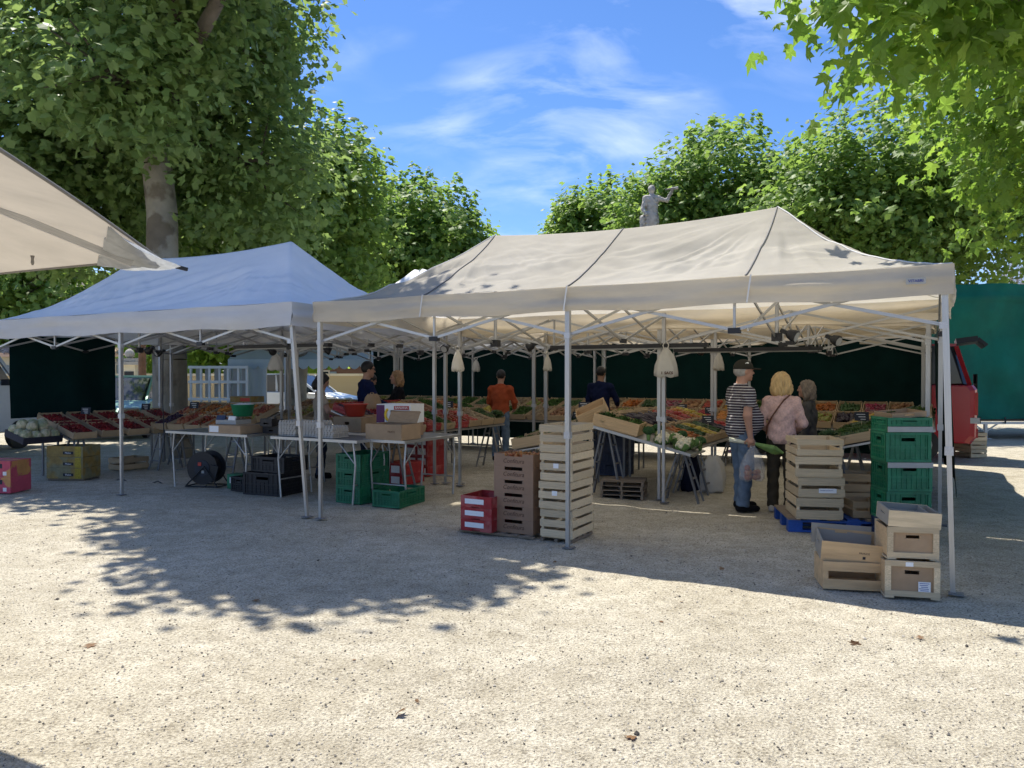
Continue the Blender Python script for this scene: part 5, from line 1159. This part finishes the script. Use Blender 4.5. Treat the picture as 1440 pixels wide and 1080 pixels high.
for i, (t, s_, z, w, d, h, tl) in enumerate(((7.93, 1.15, 0, .62, .50, .30, 0), (7.88, 1.2, .305, .58, .46, .20, .0), (8.42, 1.2, 0, .34, .42, .20, 0))):
    plastic_crate(['large black plastic crate on the gravel under the serving tables', 'black folded crate stacked under the serving tables', 'dark low crate beside the green labelled box'][i], None, P(t, s_, z), RZ + (.12, .05, -.1)[i], w, d, h, 'black')
for k in range(3): plastic_crate(['green plastic crate at the bottom of the stack under the egg tray table', 'green plastic crate in the middle of the stack under the egg tray table', 'green plastic crate on top of the stack under the egg tray table'][k], 'green crates under the egg tray table', Vector((-1.90, 9.80, k * .205)), RZ + .015 * (k - 1), .39, .58, .203, 'green')
plastic_crate('single empty green plastic crate alone on the gravel', None, Vector((-1.40, 9.52, 0)), RZ + R(4), .39, .58, .20, 'green')
# boxes at the left end
for k in range(3):
    b = carton(['yellow melon-print box at the bottom of three below the strawberries', 'yellow melon-print box in the middle of three below the strawberries', 'yellow melon-print box on top of three below the strawberries'][k], 'yellow melon boxes', ground(84, 676) + NY * .22 + Vector((0, 0, .03 + .165 * k)), R(-8), .60, .40, .162, 'yelbox', lab=[(.06, .06, .17, .045, 'ink'), (.22, .08, .10, .15, 'f_lemon')]); text('lettering', 'Melon', (.06, -.204, .06), (R(90), 0, 0), .04, M['white'], b)
ms_ = empty('pallet_base', ground(84, 676) + NY * .22, R(-8), 'low wooden skid under the yellow melon boxes', 'pallet')
for k in range(3): bx('runner', (0, -.16 + .16 * k, .01), (.6, .04, .02), M['woodold'], ms_)
for k in range(5): bx('deck_board', (-.25 + k * .125, 0, .0245), (.07, .4, .007), M['woodold'], ms_)
for k in range(2):
    b = carton(['pink fruit-print box on the gravel at the left end of the stall', 'pink fruit-print box stacked on its twin at the left end'][k], 'pink fruit boxes', ground(-20, 694) + NY * .2 + Vector((0, 0, .008 + .215 * k)), R(-4), .56, .40, .212, 'pinkbox', lid=True); bx('printed_label', (.20, -.201, .05), (.05, .003, .05), M['white'], b); bx('printed_leaf', (.13, -.201, .15), (.07, .003, .06), M['slate'], b)
# crates stored under the displays
for i, (t, s_, k, m_) in enumerate(((7.25, 3.75, 4, 'r'), (7.3, 2.75, 3, 'w'), (7.0, 2.75, 2, 'r'), (.75, 2.9, 2, 'w'), (12.1, 1.9, 1, 'w'), (4.6, 5.2, 3, 'n'))):
    for q in range(k):
        where = ['under the display near the orange jumper', 'under the serving-side display', 'in front under the serving-side display', 'under the display behind the green crates', 'under the strawberry table', 'under the centre display'][i]
        if m_ == 'r': carton(f'red and white fruit carton stacked {where}', f'red and white cartons {where}', P(t, s_, .005 + q * .155), RZ, .42, .56, .152, 'red', lab=[(-.1, .08, .15, .10, 'white'), (.1, .08, .15, .10, 'white')], lid=True)
        elif m_ == 'w': slat_crate(f'slatted wooden crate stored {where}', f'wooden crates {where}', P(t, s_, .005 + q * .20), RZ, .36, .5, .197, 2, .03, M['tray'])
        else: plastic_crate(f'dark plastic crate stored {where}', f'dark crates {where}', P(t, s_, .005 + q * .2), RZ, .5, .4, .197, 'navyp')
# ------------------------------------------------------------------ figures grown from distance fields
def cap(a, b, ra, rb, cut=None, k=.03): return dict(t='cap', a=np.array(a, float), b=np.array(b, float), ra=ra, rb=rb, cut=cut, k=k)
def ell(c, r, rot=None, k=.04): return dict(t='ell', c=np.array(c, float), r=np.array(r, float), rot=rot, k=k, cut=None)
def field(prims, res, clips=(), wrinkle=0, seed=0, strand=0):
    lo = np.full(3, 9.0); hi = np.full(3, -9.0)
    for p in prims:
        if p['t'] == 'cap': m = max(p['ra'], p['rb']) + .03; lo = np.minimum(lo, np.minimum(p['a'], p['b']) - m); hi = np.maximum(hi, np.maximum(p['a'], p['b']) + m)
        else: m = p['r'].max() + .03; lo = np.minimum(lo, p['c'] - m); hi = np.maximum(hi, p['c'] + m)
    n = np.ceil((hi - lo) / res).astype(int) + 1; ax = [lo[i] + np.arange(n[i]) * res for i in range(3)]
    D = np.full(n, .06, np.float32)
    for p in prims:
        if p['t'] == 'cap': m = max(p['ra'], p['rb']) + .075; a = np.minimum(p['a'], p['b']) - m; b = np.maximum(p['a'], p['b']) + m
        else: m = p['r'].max() + .075; a = p['c'] - m; b = p['c'] + m
        i0 = np.clip(((a - lo) / res).astype(int), 0, n); i1 = np.clip(((b - lo) / res).astype(int) + 2, 0, n)
        X, Y, Z = np.meshgrid(ax[0][i0[0]:i1[0]], ax[1][i0[1]:i1[1]], ax[2][i0[2]:i1[2]], indexing='ij'); Q = np.stack([X, Y, Z], -1)
        if p['t'] == 'cap':
            ba = p['b'] - p['a']; L2 = max((ba * ba).sum(), 1e-9); h = np.clip(((Q - p['a']) @ ba) / L2, 0, 1)
            d = np.linalg.norm(Q - p['a'] - h[..., None] * ba, axis=-1) - (p['ra'] + (p['rb'] - p['ra']) * h)
            if p['cut']: u = ba / math.sqrt(L2); d = np.maximum(d, (Q - p['b']) @ u)
        else:
            q = Q - p['c']
            if p['rot'] is not None: q = q @ np.array(p['rot'])
            k0 = np.linalg.norm(q / p['r'], axis=-1); k1 = np.linalg.norm(q / p['r'] ** 2, axis=-1) + 1e-9; d = k0 * (k0 - 1) / k1
        S = D[i0[0]:i1[0], i0[1]:i1[1], i0[2]:i1[2]]; k = p['k']; h = np.clip(.5 + .5 * (S - d) / k, 0, 1)
        D[i0[0]:i1[0], i0[1]:i1[1], i0[2]:i1[2]] = S * (1 - h) + d * h - k * h * (1 - h)
    X, Y, Z = np.meshgrid(*ax, indexing='ij')
    if wrinkle: D = D + wrinkle * (np.sin(Z * 46 + 5 * np.sin(X * 11 + seed) + 4 * np.sin(Y * 13)) * .6 + np.sin(X * 40 + Z * 27 + seed) * np.sin(Y * 33 - Z * 15) * .6)
    if strand: an = np.arctan2(X, Y - .03); D = D + strand * (np.sin(an * 19 + 3 * np.sin(Z * 22) + Z * 9) * .6 + np.sin(an * 37 - Z * 30) * .4 + .8 * np.sin(an * 7 + Z * 40))
    for nrm, c in clips: D = np.maximum(D, X * nrm[0] + Y * nrm[1] + Z * nrm[2] - c)
    return D, lo
def nets(D, lo, res):
    ins = D < 0; s = np.array(D.shape) - 1; cnt = np.zeros(s, int); acc = np.zeros((*s, 3)); num = np.zeros(s)
    sl = lambda o: tuple(slice(o[i], o[i] + s[i]) for i in range(3)); cor = [(i, j, k) for i in (0, 1) for j in (0, 1) for k in (0, 1)]
    for c in cor: cnt += ins[sl(c)]
    for a in cor:
        for ax in range(3):
            if a[ax] == 0:
                b = list(a); b[ax] = 1; da = D[sl(a)]; db = D[sl(b)]; m = (da < 0) != (db < 0); t = np.where(m, da / np.where(m, da - db, 1), 0)
                for q in range(3): acc[..., q] += np.where(m, a[q] + (t if q == ax else 0), 0)
                num += m
    act = (cnt > 0) & (cnt < 8); idx = np.full(s, -1); idx[act] = np.arange(act.sum()); g = np.argwhere(act)
    V = lo + (g + acc[act] / num[act][:, None]) * res; F = []
    for ax in range(3):
        u, v = (ax + 1) % 3, (ax + 2) % 3; a = [slice(None)] * 3; b = [slice(None)] * 3; a[ax] = slice(0, -1); b[ax] = slice(1, None); ia = ins[tuple(a)]; ib = ins[tuple(b)]
        e = np.argwhere(ia != ib); e = e[(e[:, u] > 0) & (e[:, v] > 0) & (e[:, u] < s[u]) & (e[:, v] < s[v])]
        if not len(e): continue
        fl = ia[tuple(e.T)]; q = []
        for (du, dv) in ((-1, -1), (0, -1), (0, 0), (-1, 0)): w = e.copy(); w[:, u] += du; w[:, v] += dv; q.append(idx[tuple(w.T)])
        q = np.stack(q, -1); q[~fl] = q[~fl][:, ::-1]; F.append(q)
    F = np.concatenate(F); return V, F[(F >= 0).all(1)]
def grow(name, prims, mat, parent, res=.012, clips=(), wrinkle=0, seed=0, strand=0):
    D, lo = field(prims, res, clips, wrinkle, seed, strand); V, F = nets(D, lo, res)
    return mobj(name, np_mesh(name, V, F, mat), parent)
def cloth(name, c, **k): return pm(name, c, .9, var=k.pop('var', .18), vs=k.pop('vs', 9), spec=.1, bump=.25, bs=90, **k)
def striped():
    m = bpy.data.materials.new('striped_jersey'); m.use_nodes = True; N = m.node_tree.nodes; L = m.node_tree.links; t = N.new('ShaderNodeTexCoord'); s = N.new('ShaderNodeSeparateXYZ'); L.new(t.outputs['Object'], s.inputs[0])
    a = N.new('ShaderNodeMath'); a.operation = 'MULTIPLY'; a.inputs[1].default_value = 1 / .031; L.new(s.outputs[2], a.inputs[0]); f = N.new('ShaderNodeMath'); f.operation = 'FRACT'; L.new(a.outputs[0], f.inputs[0])
    g = N.new('ShaderNodeMath'); g.operation = 'GREATER_THAN'; g.inputs[1].default_value = .66; L.new(f.outputs[0], g.inputs[0]); x = N.new('ShaderNodeMix'); x.data_type = 'RGBA'; L.new(g.outputs[0], x.inputs['Factor']); x.inputs[6].default_value = (.028, .018, .030, 1); x.inputs[7].default_value = (.45, .43, .42, 1)
    L.new(x.outputs[2], N['Principled BSDF'].inputs['Base Color']); N['Principled BSDF'].inputs['Roughness'].default_value = .9; return m
SK = {k: pm('skin_' + k, c, .55, var=.10, vs=14, rnd=0) for k, c in dict(a=(.44, .24, .165), b=(.40, .23, .16), c=(.30, .17, .11)).items()}
def hand(w, d, inward, curl, s=1.0):
    w = np.array(w); d = np.array(d) / np.linalg.norm(d); inw = np.array(inward, float); inw -= d * (inw @ d); inw /= np.linalg.norm(inw); sp = np.cross(d, inw); out = [ell(w + d * .045 * s, (.036 * s, .036 * s, .036 * s), k=.02)]
    pc = w + d * .075 * s
    for i, ln in enumerate((.070, .080, .075, .058)):
        b = pc + sp * (-.030 + .020 * i) * s; c1 = b + (d * math.cos(curl * .6) + inw * math.sin(curl * .6)) * ln * .5 * s; c2_ = c1 + (d * math.cos(curl * 1.7) + inw * math.sin(curl * 1.7)) * ln * .5 * s
        out += [cap(w + d * .03 + sp * (-.022 + .015 * i) * s, b, .014 * s, .0105 * s, k=.008), cap(b, c1, .0102 * s, .009 * s, k=.004), cap(c1, c2_, .009 * s, .008 * s, k=.004)]
    t0 = w + d * .02 - sp * .03 * s; t1 = t0 + (d * .5 - sp * .6 + inw * .3) * .05 * s; out += [cap(w + d * .01, t0, .016, .013, k=.01), cap(t0, t1, .0125 * s, .0105 * s, k=.006), cap(t1, t1 + (d * .8 + inw * .5) * .03 * s, .0105 * s, .009 * s, k=.004)]
    return out
def person(label, loc, rz, H, top, trousers, shoe, skin, hairm, hair, J={}, belly=0, sleeve=1.0, fem=False, res=.015, hem=.90, curl=.5, capm=None, extra=None, group=None, headturn=0, nod=0):
    r = empty('person', loc, rz, label, 'person', group); s = H / 1.75; r.scale = (s, s, s)
    j = dict(el_r=(.225, -.02, 1.13), wr_r=(.225, .05, .88), el_l=(-.225, -.02, 1.13), wr_l=(-.225, .05, .88), an_r=(.10, -.02, .08), an_l=(-.10, -.02, .08), kn_r=(.10, .02, .50), kn_l=(-.10, .02, .50)); j.update(J)
    shw = .165 if fem else .185; sh = {'r': (shw, -.005, 1.385), 'l': (-shw, -.005, 1.385)}; A = lambda k: np.array(j[k], float); hc = np.array([0, .035, 1.635]); ht = np.array(Matrix.Rotation(headturn, 3, 'Z') @ Matrix.Rotation(nod, 3, 'X'))
    hp = lambda *v: hc + ht @ np.array(v)
    body = [cap((0, -.005, 1.44), hc + (0, -.02, -.07), .062, .055), ell((0, 0, 1.28), (.15, .09, .2)), ell((0, .01, 1.03), (.135, .095, .2))]
    body += [ell(hp(0, -.012, .02), (.077, .097, .100), ht, k=.03), ell(hp(0, .026, -.055), (.060, .064, .066), ht, k=.03), cap(hp(0, .088, .012), hp(0, .110, -.022), .010, .014, k=.02), cap(hp(-.03, .082, .028), hp(.03, .082, .028), .014, .014, k=.02), ell(hp(0, .082, -.062), (.026, .014, .014), ht, k=.012), ell(hp(0, .078, -.098), (.025, .018, .018), ht, k=.02)]
    for sx in (-1, 1): body += [ell(hp(sx * .077, -.015, -.01), (.010, .024, .033), ht, k=.008), ell(hp(sx * .036, .066, -.022), (.022, .02, .025), ht, k=.02)]
    for q, sx in (('r', 1), ('l', -1)):
        e, w = A('el_' + q), A('wr_' + q); d = w - e
        body += [cap(sh[q], e, .054, .043), cap(e, w, .043, .028), cap((sx * .09, 0, .93), j['kn_' + q], .075, .056), cap(j['kn_' + q], j['an_' + q], .054, .038)]; body += hand(w, d, (-sx, .25, 0), curl)
    grow('body', body, SK[skin], r, res=.0095 if res < .0105 else .0125)
    for sx in (-1, 1):
        o = MB().add(*uvs(.0105, 10, 6), 0, True).build('eye', M['ink'], r); o.location = hp(sx * .031, .083, .004); o.scale = (1.2, .6, .7)
    o = MB().add(*uvs(.02, 10, 6), 0, True).build('mouth', pm('lips', (.30, .11, .09), .6), r); o.location = hp(0, .094, -.060); o.scale = (1, .3, .22)
    T = [ell((0, -.005 + belly * .2, 1.24), (.165 if fem else .182, .125 + belly * .3, .20)), ell((0, .012 + belly * .5, 1.06), (.165 + belly * .3, .122 + belly, .19)), cap((0, -.012, 1.425), sh['r'], .066, .062, k=.05), cap((0, -.012, 1.425), sh['l'], .066, .062, k=.05), ell((0, 0, .95), (.178, .128 + belly * .4, .15)), cap((0, -.01, 1.40), (0, -.005, 1.478), .080, .062, cut=True)]
    for q in 'rl':
        e, w = A('el_' + q), A('wr_' + q)
        if sleeve < 1: m = np.array(sh[q]) + (e - np.array(sh[q])) * sleeve; T.append(cap(sh[q], m, .066, .072, cut=True, k=.045))
        else: T += [cap(sh[q], e, .063, .056, k=.045), cap(e, e + (w - e) * .94, .058, .043, cut=True)]
    grow('shirt' if sleeve < 1 else 'jumper', T, top, r, res, clips=[((0, 0, -1), -hem)], wrinkle=.0068, seed=H * 9)
    Tr = [ell((0, 0, .96), (.165, .120, .12))]
    for q, sx in (('r', 1), ('l', -1)): Tr += [cap((sx * .085, 0, .92), j['kn_' + q], .094, .074, k=.035), cap(j['kn_' + q], A('an_' + q) + (0, 0, -.02), .072, .068, cut=True, k=.03)]
    grow('trousers', Tr, trousers, r, res, clips=[((0, 0, 1), 1.02)], wrinkle=.0068, seed=3 + H)
    for q, sx in (('r', 1), ('l', -1)):
        a = A('an_' + q); z0 = a[2] - .08
        grow('shoe', [ell(a + (sx * .012, .065, -.045), (.046, .13, .042)), ell(a + (sx * .003, -.02, -.03), (.044, .06, .06)), cap(a + (sx * .01, .15, -.055), a + (sx * .01, .15, -.05), .035, .034)], shoe, r, .010, clips=[((0, 0, -1), -z0 - .002), ((0, 0, 1), a[2] + .03)])
    if hair == 'short': grow('hair', [ell(hp(0, -.016, .028), (.086, .106, .106), ht)], hairm, r, .009, clips=[(tuple(ht @ np.array((0, .82, -.57))), float((ht @ np.array((0, .82, -.57))) @ hp(0, .036, .028)))], wrinkle=.002)
    if hair == 'bald': grow('hair', [ell(hp(0, -.02, .0), (.083, .100, .085), ht)], hairm, r, .009, clips=[(tuple(ht @ np.array((0, .9, -.1))), float((ht @ np.array((0, .9, -.1))) @ hp(0, -.01, 0))), ((0, 0, 1), hc[2] + .05)])
    if hair == 'bob': grow('hair', [ell(hp(0, -.022, .028), (.098, .112, .105), ht), ell(hp(.055, -.045, -.05), (.060, .075, .11), ht), ell(hp(-.055, -.045, -.05), (.060, .075, .11), ht), ell(hp(0, -.075, -.07), (.095, .055, .105), ht), ell(hp(.092, -.01, -.085), (.04, .06, .085), ht), ell(hp(-.092, -.01, -.085), (.04, .06, .085), ht), ell(hp(.0, -.085, -.12), (.085, .045, .06), ht)], hairm, r, .0075, clips=[(tuple(ht @ np.array((0, .95, -.3))), float((ht @ np.array((0, .95, -.3))) @ hp(0, .055, .02)))], wrinkle=.002, seed=2, strand=.0075)
    if capm:
        c = grow('cap', [ell(hp(0, -.012, .030), (.092, .112, .108), ht)], capm, r, .009, clips=[((0, 0, -1), -(hc[2] + .022))]); grow('visor', [ell(hp(0, .115, .030), (.072, .080, .012), ht)], capm, c, .007)
    return r
HB = pm('blond_hair', (.50, .34, .15), .55, var=.35, vs=40, stretch=(1, 1, .15), bump=.7, bs=60); HK = pm('black_hair', (.012, .010, .009), .5, var=.3, vs=40); HG = pm('grey_hair', (.36, .34, .31), .7, var=.3, vs=30); HR = pm('light_brown_hair', (.30, .18, .09), .6, var=.3, vs=30)
JE = cloth('blue_denim', (.115, .165, .235), var=.3); KH = cloth('dark_olive_cotton', (.060, .050, .036)); NV = cloth('navy_cotton', (.008, .013, .045)); DKJ = cloth('dark_jeans', (.03, .045, .08)); BK = cloth('black_fabric', (.012, .012, .014))
mp_ = ground(1041, 718)
man = person('man in striped T-shirt and dark cap holding a carrier bag beside the centre display', (mp_.x + .02, mp_.y + .05, 0), R(-80), 1.76, striped(), JE, BK, 'a', HG, 'bald', belly=.085, sleeve=.62, hem=.86, capm=cloth('dark_cap', (.035, .033, .026)),
             J=dict(el_r=(.235, -.045, 1.12), wr_r=(.225, -.005, .87), el_l=(-.23, .0, 1.13), wr_l=(-.18, .19, 1.02), an_r=(.10, -.03, .08), an_l=(-.12, .06, .08), kn_l=(-.11, .05, .5)), curl=.95, res=.010, nod=R(-3))
man.scale = (man.scale.x * 1.09, man.scale.y * 1.07, man.scale.z)
bx('cap_emblem', (.075, .03, 1.725), (.003, .04, .018), M['white'], man, (R(20), R(-18), 0))
wp = ground(1100, 722)
wom = person('blonde woman in pale pink jumper with her back turned beside the crate stack', (wp.x + .03, wp.y + .12, 0), R(-22), 1.62, cloth('pale_pink_knit', (.60, .40, .35), vs=42, var=.28), KH, cloth('beige_trainers', (.42, .38, .33)), 'b', HB, 'bob', fem=True, hem=.86, belly=.02,
             J=dict(el_r=(.255, .0, 1.12), wr_r=(.19, .21, 1.03), el_l=(-.255, -.01, 1.12), wr_l=(-.19, .20, 1.03)), res=.010, headturn=R(-12))
q = MB(); q.path([Vector(p) for p in ((.10, -.082, 1.475), (.03, -.128, 1.41), (-.04, -.142, 1.31), (-.11, -.140, 1.20), (-.165, -.105, 1.08), (-.18, -.06, .98))], .010, 6); q.build('bag_strap', pm('brown_leather', (.13, .05, .025), .5), wom)
person('grey-haired shopper in a grey coat half hidden behind the blonde woman', (3.72, 9.66, 0), R(60), 1.52, cloth('grey_wool', (.085, .08, .075), var=.3), DKJ, BK, 'a', pm('dark_grey_hair', (.20, .16, .12), .7, var=.4, vs=30), 'bob', fem=True, J=dict(el_r=(.24, .05, 1.12), wr_r=(.16, .22, 1.05)), hem=.80)
person('man in orange jumper bending over the trays with his back turned', (*P(7.22, 6.1).xy, 0), R(-14), 1.68, cloth('orange_wool', (.36, .075, .03)), JE, BK, 'b', HK, 'short', J=dict(el_r=(.26, .08, 1.14), wr_r=(.20, .30, 1.0), el_l=(-.25, .08, 1.14), wr_l=(-.19, .30, 1.0)), nod=R(-14))
person('man in navy jacket at the back display with his back turned', (*P(5.48, 6.75).xy, 0), R(-25), 1.74, NV, DKJ, BK, 'c', HK, 'short', J=dict(el_r=(.27, .1, 1.15), wr_r=(.22, .34, 1.05), el_l=(-.25, .05, 1.13), wr_l=(-.18, .26, 1.0)), nod=R(-10))
ven = person('dark-haired man in navy top and sunglasses packing goods behind the banana carton', (*P(7.95, 3.1).xy, 0), R(-62), 1.80, NV, DKJ, BK, 'b', HK, 'short', J=dict(el_r=(.24, .10, 1.14), wr_r=(.12, .36, 1.06), el_l=(-.24, .12, 1.14), wr_l=(-.10, .37, 1.06)), nod=R(-8))
bx('sunglasses', (0, .118, 1.640), (.128, .02, .034), M['ink'], ven)
for sx in (-1, 1): br('glasses_arm', (sx * .066, .115, 1.648), (sx * .083, .0, 1.645), .006, .008, M['ink'], ven)
person('black-haired woman in beige top looking down beside the red basin', (*P(8.45, 2.62).xy, 0), R(-75), 1.60, cloth('beige_cotton', (.36, .30, .24)), DKJ, BK, 'b', HK, 'bob', fem=True, J=dict(el_r=(.23, .12, 1.14), wr_r=(.12, .34, 1.02), el_l=(-.23, .12, 1.14), wr_l=(-.12, .34, 1.02)), nod=R(-28), sleeve=.6)
person('light-haired customer in dark cardigan facing the navy-clad seller', (*P(8.2, 4.25).xy, 0), R(110), 1.66, BK, DKJ, BK, 'a', HR, 'bob', fem=True, J=dict(el_r=(.22, .12, 1.16), wr_r=(.06, .30, 1.22), el_l=(-.22, .10, 1.13), wr_l=(-.10, .30, 1.0)))
person('dark-clad seller bent over boxes behind the navy-clad man', (*P(9.1, 4.6).xy, 0), R(-60), 1.60, NV, BK, BK, 'c', HK, 'short', nod=R(-30), J=dict(el_r=(.24, .12, 1.12), wr_r=(.15, .33, 1.0)))

# carrier bags
def sack(name, label, loc, h, w, mat, seed, group=None, fill=None, cat='bag', prof=None, txt=None):
    rnd = random.Random(seed); r = empty(name, loc, rnd.uniform(0, 1) if not txt else R(-6), label, cat, group); n = 26; V = []; prof = prof or [(.10, 0), (.30, -.10), (.62, -.30), (.88, -.6), (1.0, -.85), (.94, -.97), (.55, -1.0)]
    for i, (a, z) in enumerate(prof):
        for k in range(n):
            th = 2 * math.pi * k / n; rr = a * w / 2 * (1 + .14 * math.sin(th * 5 + seed + z * 2) + .08 * math.sin(th * 9 + i)); V.append((rr * math.cos(th), rr * .5 * math.sin(th), z * h + .01 * math.sin(th * 4 + seed)))
    F = [(i * n + k, i * n + (k + 1) % n, (i + 1) * n + (k + 1) % n, (i + 1) * n + k) for i in range(len(prof) - 1) for k in range(n)]
    mobj('bag_film', np_mesh('bag_film', V, F, mat), r)
    for sx in (-1, 1): q = MB(); q.path([Vector((sx * .02, 0, -.06 * h)), Vector((sx * .035, 0, .10 * h)), Vector((sx * .01, 0, .2 * h))], .007, 5); q.build('handle', mat, r)
    if txt: text('lettering', txt, (.01, -w * .262, -h * .86), (R(96), 0, 0), .045, M['inkbrown'], r, bold=.002)
    return r
sack('hanging_bag', 'large white plastic bag with dark print hung on the rear middle leg', P(3.0, 2.78, 1.93), .36, .28, M['bag'], 2, 'bags hung on gazebo legs', txt='I  SACS')
for i, (t, s_, lb) in enumerate(((6.05, 2.80, 'crumpled white bag bundle hung on the left rear leg of the front beige gazebo'), (6.1, 5.8, 'white bag hung on a leg near the navy-jacketed man'), (3.1, 5.84, 'white bag hung on a leg behind the striped-shirt man'), (9.58, 2.78, 'translucent bag bundle hung on a leg behind the scale table'), (9.35, 8.7, 'pale bag hung on a leg beside the left back curtain'))):
    sack('hanging_bag', lb, P(t, s_, 1.95), (.28 if i else .30), .19 + .05 * (i == 3), M['bag'], 5 + i, 'bags hung on gazebo legs')
hw = man.matrix_basis @ Vector((.225, .02, .775))
FILM = bpy.data.materials.new('clear_film'); FILM.use_nodes = True
_n = FILM.node_tree.nodes; _l = FILM.node_tree.links; _t = _n.new('ShaderNodeBsdfTransparent'); _m = _n.new('ShaderNodeMixShader'); _m.inputs[0].default_value = .2; _n['Principled BSDF'].inputs['Base Color'].default_value = (.8, .8, .82, 1); _n['Principled BSDF'].inputs['Roughness'].default_value = .2
_l.new(_t.outputs[0], _m.inputs[1]); _l.new(_n['Principled BSDF'].outputs[0], _m.inputs[2]); _l.new(_m.outputs[0], _n['Material Output'].inputs[0])
cbg = sack('carrier_bag', 'clear plastic bag of red fruit held by the striped-shirt man', hw, .40, .30, FILM, 21)
for i in range(9):
    o = mobj('red_fruit', bpy.data.meshes.get('bagfruit') or MB().add(*uvs(.034, 10, 7), 0, True).mesh('bagfruit'), cbg)
    if not o.data.materials: o.data.materials.append(M['f_peach'])
    o.location = (-.075 + .05 * (i % 4), -.02 + .04 * (i % 2), -.36 + .055 * (i // 4))
lk = empty('leek_bunch', man.matrix_basis @ Vector((.22, .06, .80)), R(-18), 'leeks with green tops held level in the man\'s hand', 'leek')
for k in range(3):
    q = MB(); q.tube((-.30, .012 * k, .03 + .02 * (k % 2)), (-.02, .01 * k, 0.0), .016, .018, n=8); q.build('stem', pm('leek_white', (.62, .62, .48), .5), lk); q = MB(); q.tube((-.02, .01 * k, 0), (.20, .02 * k, -.05 - .02 * k), .018, .035, n=8); q.tube((.20, .02 * k, -.05 - .02 * k), (.30, .02 * k, -.10), .035, .012, n=8); q.build('green_top', cl, lk)
bgp = ground(1003, 694); UP = [(1.0, 1.0), (.98, .8), (1.02, .45), (1.0, .1), (.9, 0), (.3, 0)]
sack('shopping_bag', 'crumpled white carrier bag standing on the gravel behind the man', (bgp.x + .02, bgp.y + .1, .0), .50, .32, M['bag'], 31, prof=[(.45, 1.0), (.8, .8), (1.02, .45), (1.0, .08), (.9, .012), (.3, .012)])
sack('shopping_bag', 'navy shopping bag standing beside the white carrier bag', (bgp.x - .22, bgp.y + .28, .0), .46, .34, cloth('navy_bag', (.012, .014, .03)), 33, prof=[(.6, 1.0), (.85, .8), (1.0, .45), (1.0, .08), (.92, .012), (.3, .012)])
sack('paper_bag', 'brown paper bag held by the navy-clad seller', P(7.55, 2.75, 1.28), .26, .26, M['card'], 35, prof=[(.5, .1), (.8, -.05), (1.0, -.4), (1.0, -.8), (.85, -1.0), (.3, -1.0)])

# statue on a column between the trees
stq = empty('stone_statue', (4.42, 24.4, 0), 0, 'weathered white stone statue raising one arm above the gazebo roofs', 'statue')
z = 5.75
grow('figure', [cap((0, 0, z), (0, 0, z + .75), .21, .18, k=.1), cap((.02, 0, z + .7), (0, 0, z + 1.15), .19, .17, k=.1), cap((-.19, 0, z + 1.42), (.19, 0, z + 1.42), .10, .10, k=.1), ell((0, 0, z + 1.3), (.19, .14, .22), k=.08), cap((0, 0, z + 1.45), (0, 0, z + 1.6), .065, .06), ell((0, -.02, z + 1.70), (.095, .11, .13)), ell((0, .02, z + 1.73), (.115, .12, .12)),
                cap((.2, 0, z + 1.42), (.46, -.12, z + 1.33), .075, .062), cap((.46, -.12, z + 1.33), (.60, -.2, z + 1.62), .06, .045), ell((.60, -.2, z + 1.67), (.05, .05, .07)), cap((-.2, 0, z + 1.4), (-.3, -.06, z + 1.08), .08, .065), cap((-.3, -.06, z + 1.08), (-.2, -.2, z + .88), .06, .05),
                cap((-.1, -.17, z), (-.16, -.15, z + .9), .05, .06), cap((.1, -.19, z), (.05, -.17, z + .85), .05, .05), cap((-.3, -.02, z + .2), (-.28, -.02, z + .8), .08, .10, k=.08)], M['stone'], stq, .025, wrinkle=.012)
MB().tube((.40, -.2, z + 1.66), (.78, -.24, z + 1.70), .02, .05, n=8).build('horn', M['stone'], stq)
bx('plinth', (0, 0, z - .12), (.72, .72, .26), M['stone'], stq); MB().lathe([(.34, .6), (.31, .8), (.29, 2), (.27, z - .5), (.34, z - .36), (.38, z - .25)], 20).build('column', M['stone'], stq); bx('column_base', (0, 0, .3), (.95, .95, .6), M['stone'], stq)

# pale crates beyond the van, dead leaves on the gravel
for k in range(3): slat_crate(f'pale wooden crate {["at the bottom","in the middle","on top"][k]} of the short stack behind the red van', 'crates behind the van', Vector((8.93, 15.0, .005 + k * .16)), R(8), .34, .5, .157, 2, .02, M['wood'])
dl = [leaf_mat('dry_leaf', (.13, .07, .03), (.20, .11, .05), (.26, .16, .08), .2)]
for i, (u, v) in enumerate(((129, 905), (893, 1038), (932, 875), (1016, 800), (360, 842), (780, 790), (1205, 908), (500, 925), (585, 985), (560, 1010), (1290, 895), (960, 845))):
    g = ground(u, v); n = 1; V, F, A = leaves(np.zeros((1, 3)), np.array([[0, 0, .5]]), .045 if i % 3 else .07, np.random.default_rng(i), True); V[:, 2] *= .35; V[:, 2] -= V[:, 2].min()
    o = mobj('dead_leaf', np_mesh('dead_leaf', V, F, dl[0], smooth=False, attr=A)); o.location = (g.x, g.y, float(hgt(np.array([g.x]), np.array([g.y]))[0]) - .002); tag(o, 'small dry brown leaf lying on the open gravel', 'leaf', 'dead leaves on the gravel')
